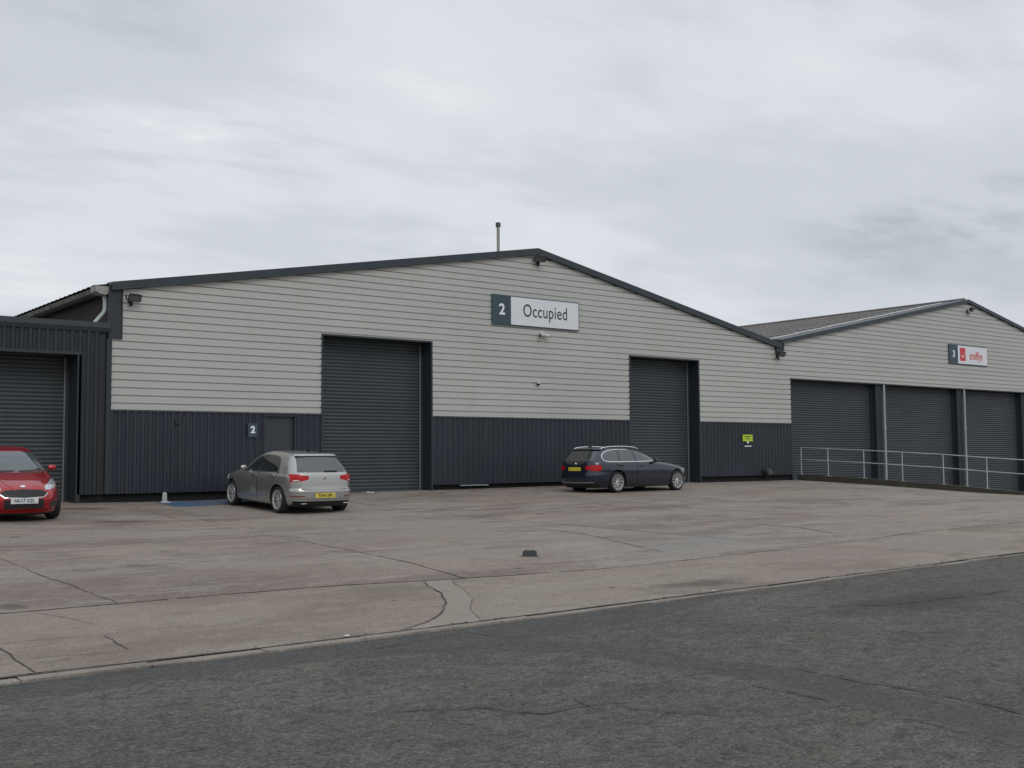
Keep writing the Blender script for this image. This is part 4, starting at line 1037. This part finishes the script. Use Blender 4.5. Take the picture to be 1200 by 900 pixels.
    def wheels(s):
        S = s.S; r = S['wr']; rr = S['rim']; tw = .105
        for x in (S['wb']/2, -S['wb']/2):
            for sy in (-1, 1):
                y = sy*(S['hw']-tw-.02)
                mb = MB(); mb.lathe([(.02, .035), (rr*.78, .035), (rr*.78, .0), (rr*.95, -.06), (rr*.97, -.09), (.02, -.09)], 28)
                w = s.part(mb, 'wheel', M['disc']); w.location = (x, y, r); w.rotation_euler = (0, random.uniform(0, 1), 0) if sy > 0 else (0, random.uniform(0, 1), math.pi)
                mb = MB(); mb.lathe([(rr*.99, -tw), (r*.9, -tw-.004), (r*.985, -tw*.8), (r, -tw*.5), (r, tw*.5), (r*.985, tw*.8), (r*.9, tw+.004), (rr*1.03, tw*.97), (rr*.99, tw*.9)], 44, closed=True)
                s.part(mb, 'tyre', M['rubber'], w, 30)
                mb = MB(); mb.lathe([(rr*1.0, tw*.93), (rr*.985, tw*1.0), (rr*.93, tw*.96), (rr*.90, tw*.55), (rr*.90, -.05)], 44)
                n = S['spokes']
                for k in range(n):
                    a0 = 2*math.pi*k/n
                    for da, wd in S['spoke']:
                        rows = []
                        for (q, hy, ww) in ((.045, .070, 1.25), (rr*.5, .078, .9), (rr*.93, .088, .95)):
                            a = a0+da*(.35+.65*q/(rr*.93)); c_, s_ = math.cos(a), math.sin(a); h = wd*ww
                            rows.append([(q*c_-h*s_, hy-.03, q*s_+h*c_), (q*c_-h*.7*s_, hy, q*s_+h*.7*c_), (q*c_+h*.7*s_, hy, q*s_-h*.7*c_), (q*c_+h*s_, hy-.03, q*s_-h*c_)])
                        v = [p for r_ in rows for p in r_]
                        mb.add(v, [(i*4+k2, (i+1)*4+k2, (i+1)*4+(k2+1) % 4, i*4+(k2+1) % 4) for i in range(2) for k2 in range(4)])
                mb.lathe([(.001, .086), (.03, .084), (.045, .074), (.05, .04)], 20)
                s.part(mb, 'rim', S.get('alloy', M['alloy']), w, 35)
    def plate(s, x, z, mface, text, rear=True, tilt=0):
        sg = -1 if rear else 1
        e = MB(); e.box((-.004, -.26, -.056), (.004, .26, .056)); o = s.part(e, 'number_plate', mface, None, None); o.location = (x, 0, z); o.rotation_euler = (0, tilt, 0)
        Mx = Matrix(((0, 0, sg, sg*.005), (sg, 0, 0, 0), (0, 1, 0, 0), (0, 0, 0, 1)))
        if text: text_mesh('lettering', text, .098, M['ink'], Mx, o, sx=.86, bold=.001)
        return o
    def mirror(s, d, z, y, m, k=.9):
        for sg in (1, -1):
            mb = MB(); x = s.xf-d
            mb.lathe([(.001, -.10), (.05, -.095), (.085, -.06), (.098, 0), (.092, .06), (.06, .10), (.001, .108)], 18, 'y')
            mb.v = [(q[0]*.55*k, q[1]*k, q[2]*.78*k) for q in mb.v]
            o = s.part(mb, 'wing_mirror', m, None, 60); o.location = (x, sg*(y+.03), z+.05)
            mb = MB(); mb.box((-.03, -sg*.2, -.06), (.03, -sg*.04, -.03)); s.part(mb, 'mirror_arm', M['plastic'], o, None)
def cyl_xz(cx, cz, r, y0, y1, n):
    vs_ = [(cx+r*math.cos(2*math.pi*k/n), y, cz+r*math.sin(2*math.pi*k/n)) for y in (y0, y1) for k in range(n)]
    return vs_, [tuple(range(n)), tuple(range(2*n-1, n-1, -1))]+[(k, n+k, n+(k+1) % n, (k+1) % n) for k in range(n)]

def place(xr, yr, xf_, yf_, zr, zf_, side, S):
    """from ground contacts of one side's rear and front wheel -> centre, heading, pitch. side=+1: car's left wheels seen"""
    dx, dy = xf_-xr, yf_-yr; h = math.atan2(dy, dx)
    hw = S['hw']-.12
    nx, ny = -math.sin(h), math.cos(h)
    cx, cy = (xr+xf_)/2-nx*hw*side, (yr+yf_)/2-ny*hw*side
    return (cx, cy, (zr+zf_)/2), h, math.atan2(zf_-zr, math.hypot(dx, dy))

def door_set(c, doors, handles, m=None):
    for cols in doors:
        for sg in (1, -1):
            k = cols[-1]; a = k[1] if not isinstance(k[1], tuple) else k[1]
            lo, hi = (a, a) if not isinstance(a, tuple) else a
            mb = c.ribbon([('s', lo, k[2]), ('s', lo+(hi-lo)*.5, (k[2]+k[3])/2), ('s', hi, k[3])], .010, .0062, mirror=False)
            if sg < 0: mb.v = [(x, -y, z) for x, y, z in mb.v]
            c.part(mb, 'shut_line', M['black'])
    for (cols, hd) in zip(doors, handles):
        for sg in (1, -1):
            mb = c.patch(cols, off=.005, nz=10, nt=5)
            if sg < 0: mb.v = [(x, -y, z) for x, y, z in mb.v]
            o = c.part(mb, 'door', c.S['paint'], None, 50)
            t = c.theta('s', hd[0], hd[1]); p, n = c.pt(t, hd[1]), c.nrm(t, hd[1]); mb = MB()
            a = p+n*.03; mb.box((a.x-.10, (a.y-.012)*sg, a.z-.014), (a.x+.10, (a.y+.008)*sg, a.z+.014)); mb.box((a.x-.10, (a.y-.03)*sg, a.z-.01), (a.x-.08, a.y*sg, a.z+.01)); mb.box((a.x+.08, (a.y-.03)*sg, a.z-.01), (a.x+.10, a.y*sg, a.z+.01))
            c.part(mb, 'handle', c.S.get('handle', c.S['paint']), o, None)

# ---- silver hatchback
GOLF = dict(L=4.26, wb=2.63, fo=.87, hw=.912, wr=.322, rim=.236, arch=.375, spokes=10, spoke=((0, .013),), paint=M['silver'], sill=.21,
    df=[(.17, .16), (.25, .05), (.42, 0), (.58, .01), (.68, .05), (.76, .13), (.84, .34), (.91, .64), (.965, .95), (1.0, 1.08), (1.1, 1.24), (1.22, 1.45), (1.33, 1.68), (1.40, 1.88), (1.44, 2.08)],
    dr=[(.17, .20), (.25, .08), (.40, .0), (.56, .0), (.60, .035), (.78, .05), (.93, .07), (1.0, .12), (1.12, .22), (1.24, .33), (1.34, .42), (1.385, .46), (1.41, .60), (1.44, 1.1)],
    w=[(.17, .80), (.25, .88), (.40, .90), (.55, .909), (.70, .912), (.80, .905), (.88, .885), (.94, .845), (1.0, .815), (1.12, .765), (1.24, .71), (1.34, .655), (1.40, .60), (1.44, .50)],
    nf=[(.17, 4), (.7, 4.2), (.95, 4.2), (1.05, 4.0), (1.44, 3.6)], nr=[(.17, 5.5), (.9, 6), (1.1, 6), (1.44, 5)])
def golf():
    loc, h, p = place(12.12, 24.5, 12.13, 27.1, gz(12.1, 24.5), gz(12.13, 27.1), 1, GOLF)
    c = Car('parked_car', GOLF, loc, h, (0, -p, 0), 'silver five door hatchback parked nose in by the wall, its rear to the camera'); c.body(); c.wheels()
    # side glazing
    win = lambda cols: [c.patch(cols, off=.006, nz=8, nt=4)]
    def sidewin(cols, name='window'):
        for sg in (1, -1):
            mb = c.patch(cols, off=.006, nz=8, nt=4)
            if sg < 0: mb.v = [(x, -y, z) for x, y, z in mb.v]
            c.part(mb, name, M['glass'], None, 50)
    sidewin([('s', (1.62, 1.63), .965, .975), ('s', (1.72, 1.8), .965, 1.10), ('s', (1.85, 1.98), .965, 1.22), ('s', (2.0, 2.16), .968, 1.30), ('s', (2.2, 2.3), .972, 1.345), ('s', (2.38, 2.42), .975, 1.362)])
    sidewin([('s', 2.47, .977, 1.364), ('s', 2.75, .98, 1.365), ('s', 3.02, .985, 1.352), ('s', (3.28, 3.18), .99, 1.33), ('s', (3.44, 3.28), 1.0, 1.29)])
    for sg in (1, -1):
        for pts, w_, nm in (([('s', 2.445, .97), ('s', 2.445, 1.365)], .06, 'door_pillar'), ([('s', 1.55, .945), ('s', 2.4, .955), ('s', 3.46, .975)], .022, 'window_seal')):
            mb = c.ribbon(pts, w_, .007, mirror=False)
            if sg < 0: mb.v = [(x, -y, z) for x, y, z in mb.v]
            c.part(mb, nm, M['black'])
    door_set(c, [[('s', 1.50, .50, .935), ('s', 1.62, .27, .94), ('s', 2.0, .25, .945), ('s', 2.43, .25, .955)],
                 [('s', 2.45, .25, .955), ('s', 2.8, .25, .96), ('s', (2.98, 3.1), .3, .965), ('s', (3.05, 3.38), .66, .972), ('s', (3.30, 3.46), .80, .975)]], [(2.25, .86), (3.22, .875)])
    # windscreen, rear window
    c.part(c.patch([('f', (-.64, -.52), 1.0, 1.385), ('f', (-.3, -.25), .985, 1.40), ('f', (.3, .25), .985, 1.40), ('f', (.64, .52), 1.0, 1.385)], off=.005, nz=10, nt=6), 'windscreen', M['glass'], None, 60)
    rw = c.part(c.patch([('r', (.655, .555), 1.005, 1.315), ('r', (.3, .27), .998, 1.345), ('r', (-.3, -.27), .998, 1.345), ('r', (-.655, -.555), 1.005, 1.315)], off=.006, nz=10, nt=6), 'rear_window', M['glass_lt'], None, 60)
    mb = MB(); mb.box((c.xr+.10, -.02, 1.01), (c.xr+.14, -.36, 1.035)); c.part(mb, 'rear_wiper', M['black'], rw, None)
    # spoiler lip
    mb = c.patch([('r', .56, 1.355, 1.392), ('r', .3, 1.362, 1.402), ('r', -.3, 1.362, 1.402), ('r', -.56, 1.355, 1.392)], off=.030, nz=3, nt=6, skirt=.04); c.part(mb, 'spoiler', GOLF['paint'], None, 40)
    c.part(c.patch([('r', .555, 1.325, 1.353), ('r', .3, 1.345, 1.36), ('r', -.3, 1.345, 1.36), ('r', -.555, 1.325, 1.353)], off=.010, nz=2, nt=6), 'spoiler_underside', M['black'], None, 40)
    mb = MB(); mb.prism([(c.xr+1.0, -.015, 1.455), (c.xr+.84, -.012, 1.52), (c.xr+.80, -.012, 1.515), (c.xr+.86, -.015, 1.45)], (0, .03, 0)); c.part(mb, 'roof_aerial', M['black'], None, None)
    # tailgate panel
    tg = c.part(c.patch([('r', .60, .60, .985), ('r', .3, .585, .985), ('r', -.3, .585, .985), ('r', -.60, .60, .985)], off=.008, nz=8, nt=5), 'tailgate', GOLF['paint'], None, 40)
    c.part(c.ribbon([('r', .61, .59), ('r', .3, .575), ('r', -.3, .575), ('r', -.61, .59)], .018, .004, mirror=False), 'shut_line', M['black'])
    mb = MB(); mb.lathe([(.001, .012), (.045, .012), (.052, 0)], 20, 'z'); mb.v = [(c.xr+.058-z, x, y+.86) for x, y, z in mb.v]; c.part(mb, 'emblem', M['chrome'], tg, None)
    # bumper details
    c.part(c.patch([('s', 4.02, .545, .575), ('r', .80, .54, .575), ('r', .3, .535, .57), ('r', -.3, .535, .57), ('r', -.80, .54, .575)], off=.018, nz=2, nt=6), 'bumper_ledge', GOLF['paint'], None, 40)
    for sg in (1, -1):
        cols = [('s', 4.0, .765, .935), ('s', 4.14, .765, .945), ('r', .80, .77, .945), ('r', .62, .785, .935), ('r', .42, .83, .915)]
        mb = c.patch(cols, off=.014, nz=6, nt=4)
        if sg < 0: mb.v = [(x, -y, z) for x, y, z in mb.v]
        tl = c.part(mb, 'tail_light', M['tail'], None, 50)
        mb = c.patch([('r', .76, .785, .815), ('r', .64, .795, .82)], off=.017, nz=2, nt=4)
        if sg < 0: mb.v = [(x, -y, z) for x, y, z in mb.v]
        c.part(mb, 'lamp_insert', M['head'], tl, 50)
        mb = c.patch([('r', .80, .425, .45), ('r', .52, .425, .448)], off=.010, nz=2, nt=4)
        if sg < 0: mb.v = [(x, -y, z) for x, y, z in mb.v]
        c.part(mb, 'rear_reflector', M['tail2'], None, 50)
    c.part(c.patch([('r', .34, .375, .53), ('r', 0, .375, .53), ('r', -.34, .375, .53)], off=.004, nz=3, nt=4), 'plate_recess', M['silver'], None, 40)
    c.plate(c.xr-.012, .455, M['plate_y'], 'YD66 UBA', True, 0)
    c.part(c.patch([('s', 4.05, .19, .335), ('r', .74, .18, .33), ('r', .3, .19, .325), ('r', -.3, .19, .325), ('r', -.74, .18, .33)], off=.010, nz=4, nt=5), 'diffuser', M['black'], None, 40)
    c.part(c.ribbon([('s', 4.02, .35), ('r', .7, .345), ('r', .0, .34), ('r', -.7, .345)], .022, .022, mirror=False), 'bright_strip', M['alloy'])
    for sg in (1, -1):
        mb = MB(); mb.tube([(c.xr-.0, sg*.56-.07, .265), (c.xr+.0, sg*.56+.07, .265)], .010, 12); c.part(mb, 'exhaust_trim', M['alloy'], None, 40)
    for sg in (1, -1):
        mb = c.patch([('f', .38, .60, .72), ('f', .62, .61, .76), ('f', .78, .64, .78), ('s', .48, .68, .79)], off=.008, nz=4, nt=4)
        if sg < 0: mb.v = [(x, -y, z) for x, y, z in mb.v]
        c.part(mb, 'headlight', M['head'], None, 50)
    c.part(c.patch([('f', -.5, .22, .48), ('f', 0, .22, .5), ('f', .5, .22, .48)], off=.008, nz=4, nt=5), 'grille', M['black'], None, 40)
    c.mirror(1.66, .965, .885, GOLF['paint'], .78)
golf()

# ---- navy estate
BMW = dict(L=4.67, wb=2.81, fo=.84, hw=.905, wr=.325, rim=.240, arch=.380, spokes=10, spoke=((-.10, .009), (.10, .009)), paint=M['navy'], sill=.20, alloy=mat('bright_alloy', (.62, .62, .62), .3, metal=.6),
    df=[(.16, .18), (.25, .05), (.42, 0), (.56, .01), (.65, .05), (.72, .13), (.78, .3), (.84, .6), (.90, .98), (.95, 1.33), (.985, 1.48), (1.06, 1.64), (1.18, 1.92), (1.28, 2.2), (1.34, 2.45), (1.375, 2.75)],
    dr=[(.16, .22), (.25, .08), (.40, .01), (.56, 0), (.62, .03), (.80, .05), (.92, .08), (1.0, .14), (1.12, .25), (1.22, .34), (1.30, .42), (1.335, .46), (1.355, .75), (1.375, 1.35)],
    w=[(.16, .80), (.25, .865), (.40, .893), (.55, .902), (.68, .905), (.78, .90), (.86, .885), (.92, .86), (.96, .835), (1.08, .775), (1.18, .725), (1.28, .665), (1.34, .60), (1.375, .50)],
    nf=[(.16, 4), (.7, 4.2), (.9, 4.4), (1.0, 4), (1.375, 3.6)], nr=[(.16, 5), (.9, 5.5), (1.0, 5.5), (1.375, 4.5)])
def bmw():
    loc, h, p = place(23.58, 24.95, 26.38, 25.13, gz(23.58, 24.95), gz(26.38, 25.13), -1, BMW)
    c = Car('parked_car', BMW, loc, h, (0, -p, 0), 'dark navy estate car parked side on in front of the second tall shutter'); c.body(); c.wheels()
    def sidewin(cols, name='window'):
        for sg in (1, -1):
            mb = c.patch(cols, off=.006, nz=8, nt=4)
            if sg < 0: mb.v = [(x, -y, z) for x, y, z in mb.v]
            c.part(mb, name, M['glass_lt'], None, 50)
    ZB = .955
    sidewin([('s', (1.95, 1.96), ZB, ZB+.01), ('s', (2.05, 2.14), ZB, 1.09), ('s', (2.2, 2.36), ZB, 1.19), ('s', (2.42, 2.56), ZB, 1.26), ('s', (2.72, 2.76), ZB, 1.298)])
    sidewin([('s', (2.84, 2.86), ZB, 1.302), ('s', 3.15, ZB, 1.31), ('s', (3.50, 3.44), ZB, 1.302)])
    sidewin([('s', (3.56, 3.50), ZB, 1.30), ('s', 3.75, ZB, 1.29), ('s', (4.02, 3.92), ZB+.005, 1.25), ('s', (4.14, 4.06), ZB+.03, 1.19), ('s', (4.17, 4.15), 1.04, 1.10)])
    c.part(c.ribbon([('s', 1.90, ZB-.008), ('s', 2.8, ZB-.012), ('s', 3.6, ZB-.012), ('s', 4.04, ZB-.008), ('s', 4.17, ZB+.03), ('s', 4.205, 1.07), ('s', 4.17, 1.14), ('s', 4.08, 1.215), ('s', 3.92, 1.275), ('s', 3.7, 1.308), ('s', 3.4, 1.320), ('s', 2.9, 1.318), ('s', 2.62, 1.298), ('s', 2.42, 1.24), ('s', 2.2, 1.14), ('s', 2.02, 1.03), ('s', 1.92, ZB)], .022, .010), 'chrome_window_surround', M['chrome'])
    door_set(c, [[('s', 1.72, .45, .925), ('s', 1.82, .27, .93), ('s', 2.2, .24, .935), ('s', 2.79, .24, .935)],
                 [('s', 2.81, .24, .935), ('s', 3.15, .24, .935), ('s', (3.28, 3.4), .34, .935), ('s', (3.36, 3.62), .66, .935), ('s', (3.60, 3.74), .8, .935)]], [(2.58, .80), (3.52, .82)])
    # shoulder crease and sill strip
    c.part(c.ribbon([('s', .95, .735), ('s', 1.7, .775), ('s', 2.8, .79), ('s', 3.9, .80)], .012, .010), 'shoulder_crease', BMW['paint'])
    c.part(c.patch([('f', (-.63, -.52), .985, 1.315), ('f', (-.3, -.25), .975, 1.33), ('f', (.3, .25), .975, 1.33), ('f', (.63, .52), .985, 1.315)], off=.005, nz=10, nt=6), 'windscreen', M['glass_lt'], None, 60)
    c.part(c.patch([('r', (.66, .56), .975, 1.262), ('r', (.3, .27), .97, 1.285), ('r', (-.3, -.27), .97, 1.285), ('r', (-.66, -.56), .975, 1.262)], off=.006, nz=10, nt=6), 'rear_window', M['glass'], None, 60)
    c.part(c.patch([('r', .57, 1.295, 1.34), ('r', .3, 1.305, 1.345), ('r', -.3, 1.305, 1.345), ('r', -.57, 1.295, 1.34)], off=.035, nz=3, nt=6, skirt=.04), 'spoiler', BMW['paint'], None, 40)
    # roof rails
    for sg in (1, -1):
        mb = MB(); pts = []
        for k in range(15):
            t = k/14; d_ = 2.45+1.65*t; zr = 1.418-.050*abs(2*t-1)**2.4-(.03 if k in (0, 14) else 0)
            pts.append((c.xf-d_, sg*(.60-.02*t), zr))
        mb.tube(pts, .019, 8); c.part(mb, 'roof_rail', M['chrome'], None, 50)
    mb = MB(); mb.prism([(c.xf-3.85, -.012, 1.36), (c.xf-3.9, -.012, 1.45), (c.xf-4.02, -.012, 1.455), (c.xf-4.02, -.012, 1.37)], (0, .024, 0)); c.part(mb, 'roof_aerial', M['black'], None, None)
    tg = c.part(c.patch([('r', .60, .50, .95), ('r', .3, .49, .95), ('r', -.3, .49, .95), ('r', -.60, .50, .95)], off=.008, nz=8, nt=5), 'tailgate', BMW['paint'], None, 40)
    mb = MB(); mb.lathe([(.001, .012), (.04, .012), (.046, 0)], 20, 'z'); mb.v = [(c.xr+.06-z, x, y+.885) for x, y, z in mb.v]; c.part(mb, 'emblem', M['chrome'], tg, None)
    for sg in (1, -1):
        cols = [('s', 4.30, .70, .84), ('s', 4.46, .68, .85), ('r', .80, .67, .85), ('r', .62, .69, .84), ('r', .44, .72, .82)]
        mb = c.patch(cols, off=.014, nz=6, nt=4)
        if sg < 0: mb.v = [(x, -y, z) for x, y, z in mb.v]
        c.part(mb, 'tail_light', M['tail'], None, 50)
        mb = c.patch([('f', .40, .59, .69), ('f', .62, .60, .72), ('f', .78, .62, .73), ('s', .50, .65, .73)], off=.008, nz=4, nt=4)
        if sg < 0: mb.v = [(x, -y, z) for x, y, z in mb.v]
        c.part(mb, 'headlight', M['head'], None, 50)
    c.plate(c.xr+.025, .735, M['plate_y'], None, True, R(4))
    c.part(c.patch([('s', 4.46, .17, .30), ('r', .74, .17, .29), ('r', 0, .19, .28), ('r', -.74, .17, .29)], off=.010, nz=4, nt=5), 'diffuser', M['black'], None, 40)
    c.part(c.ribbon([('r', .68, .335), ('r', .0, .325), ('r', -.68, .335)], .022, .014, mirror=False), 'bumper_reflector_strip', M['pipe'])
    for sg in (1, -1): c.part(c.patch([('f', sg*.04, .44, .62), ('f', sg*.26, .45, .62)], off=.012, nz=4, nt=4), 'grille', M['black'], None, 40)
    c.mirror(1.98, .93, .92, BMW['paint'])
bmw()

# ---- red supermini, nose to camera
FIE = dict(L=3.95, wb=2.49, fo=.82, hw=.86, wr=.30, rim=.20, arch=.345, spokes=5, spoke=((-.15, .014), (.15, .014)), paint=M['redpaint'], sill=.19,
    df=[(.15, .14), (.22, .06), (.32, .01), (.45, 0), (.56, .03), (.64, .09), (.72, .20), (.80, .40), (.88, .66), (.95, .90), (1.0, 1.01), (1.1, 1.16), (1.22, 1.36), (1.34, 1.60), (1.41, 1.80), (1.455, 2.05)],
    dr=[(.15, .18), (.25, .05), (.40, 0), (.60, .02), (.85, .07), (1.0, .12), (1.15, .24), (1.30, .36), (1.38, .42), (1.42, .6), (1.455, 1.05)],
    w=[(.15, .76), (.22, .81), (.35, .845), (.55, .858), (.70, .86), (.80, .85), (.88, .83), (.95, .805), (1.0, .785), (1.12, .735), (1.24, .685), (1.34, .635), (1.41, .58), (1.455, .49)],
    nf=[(.15, 3.6), (.5, 3.7), (.8, 3.7), (1.0, 3.7), (1.455, 3.3)], nr=[(.15, 4.5), (1.455, 4.5)])
def fiesta():
    cx, yfront = 6.19, 23.75; S = FIE
    cy = yfront+S['wb']/2+S['fo']
    zf_, zr = gz(cx, yfront+.8), gz(cx, yfront+3.3)
    c = Car('parked_car', S, (cx, cy, (zf_+zr)/2), -math.pi/2-R(1.5), (0, math.atan2(zr-zf_, S['wb']), 0), 'red small hatchback facing the camera in front of the low annexe shutter'); c.body(); c.wheels()
    def both(cols, name, m, **k):
        r_ = []
        for sg in (1, -1):
            mb = c.patch(cols, **k)
            if sg < 0: mb.v = [(x, -y, z) for x, y, z in mb.v]
            r_.append(c.part(mb, name, m, None, 50))
        return r_
    ws = c.part(c.patch([('f', (-.68, -.545), 1.0, 1.345), ('f', (-.35, -.28), .975, 1.375), ('f', (.35, .28), .975, 1.375), ('f', (.68, .545), 1.0, 1.345)], off=.005, nz=10, nt=6), 'windscreen', M['glass_ws'], None, 60)
    mb = c.ribbon([('f', -.62, 1.0), ('f', -.3, .985), ('f', .0, .99)], .02, .02, mirror=False); mb = c.ribbon([('f', .1, .985), ('f', .35, .99), ('f', .58, 1.02)], .02, .02, mirror=False, mb=mb)
    c.part(mb, 'wiper', M['black'], ws)
    c.part(c.ribbon([('f', -.70, .965), ('f', 0, .945), ('f', .70, .965)], .05, .004, mirror=False), 'cowl', M['black'])
    both([('s', (1.55, 1.56), .98, .99), ('s', (1.75, 1.9), .98, 1.2), ('s', (2.0, 2.1), .985, 1.33), ('s', 2.3, .99, 1.36)], 'window', M['glass'], off=.006)
    both([('s', 2.36, .99, 1.362), ('s', 2.7, 1.0, 1.35), ('s', (3.1, 2.95), 1.03, 1.30)], 'window', M['glass'], off=.006)
    door_set(c, [[('s', 1.42, .45, .945), ('s', 1.55, .26, .95), ('s', 2.33, .24, .965)], [('s', 2.35, .24, .965), ('s', (2.75, 2.9), .3, .98), ('s', (2.85, 3.1), .62, .99)]], [(2.15, .86), (3.0, .89)])
    # headlights swept back
    hl = both([('f', .42, .64, .70), ('f', .52, .645, .76), ('f', .62, .67, .815), ('f', .70, .71, .835), ('f', .755, .78, .845)], 'headlight', M['head'], off=.010, nz=6)
    for k, sg in ((0, 1), (1, -1)):
        mb = MB(); t = c.theta('f', .60, .74); p, n = c.pt(t, .74), c.nrm(t, .74); q = p+n*.0
        mb.tube([(q.x-.02, q.y*sg, q.z), (q.x+.026, q.y*sg, q.z)], [.045, .05], 16); c.part(mb, 'lamp_reflector', M['chrome'], hl[k], 40)
    # big trapezoid grille with slats and chrome rim
    g = c.part(c.patch([('f', -.45, .57, .58), ('f', -.36, .51, .645), ('f', 0, .495, .665), ('f', .36, .51, .645), ('f', .45, .57, .58)], off=.006, nz=6, nt=6), 'grille', M['black'], None, 40)
    mb = MB()
    for z_, hw_ in ((.535, .36), (.565, .41), (.595, .41), (.625, .36)): mb = c.ribbon([('f', -hw_, z_), ('f', 0, z_+.004), ('f', hw_, z_)], .006, .012, mirror=False, mb=mb)
    c.part(mb, 'grille_bars', M['plastic'], g)
    c.part(c.ribbon([('f', -.46, .578), ('f', -.37, .505), ('f', 0, .488), ('f', .37, .505), ('f', .46, .578)], .014, .016, mirror=False), 'grille_chrome', M['chrome'])
    mb = MB(); mb.lathe([(.001, .014), (.05, .012), (.06, 0)], 24, 'z'); mb.v = [(z_*1.0, x*1.0, y*.45) for x, y, z_ in mb.v]
    em = c.part(mb, 'emblem', M['chrome'], None, 40); t = c.theta('f', 0, .715); em.location = c.pt(t, .715)+Vector((.004, 0, 0)); em.rotation_euler = (0, -.6, 0)
    c.part(c.patch([('f', -.38, .28, .465), ('f', 0, .27, .455), ('f', .38, .28, .465)], off=.003, nz=3, nt=6), 'lower_intake', M['black'], None, 40)
    c.plate(c.xf+.018, .44, M['plate_w'], 'NU17 XZL', False, 0)
    both([('f', .52, .30, .40), ('f', .64, .30, .42), ('f', .72, .32, .42)], 'fog_lamp_recess', M['plastic'], off=.006, nz=4)
    c.part(c.ribbon([('f', -.66, .225), ('f', 0, .215), ('f', .66, .225)], .05, .016, mirror=False), 'front_lip', S['paint'])
    c.part(c.patch([('f', -.62, .15, .20), ('f', 0, .15, .19), ('f', .62, .15, .20)], off=.006, nz=2, nt=6), 'underskirt', M['black'], None, 40)
    for sg in (1, -1):
        c.part(c.ribbon([('f', .12*sg, .60), ('f', .30*sg, .75), ('f', .42*sg, .90), ('f', .5*sg, .955)], .012, .006, mirror=False), 'bonnet_crease', S['paint'])
    both([('s', 3.72, .80, 1.0), ('s', 3.80, .80, 1.05), ('r', .66, .82, 1.08)], 'tail_light', M['tail'], off=.010, nz=4)
    c.part(c.patch([('r', (.62, .52), 1.03, 1.32), ('r', 0, 1.02, 1.34), ('r', (-.62, -.52), 1.03, 1.32)], off=.006, nz=6, nt=8), 'rear_window', M['glass'], None, 60)
    c.mirror(1.50, .98, .85, S['paint'], .85)
fiesta()

bpy.context.view_layer.update()
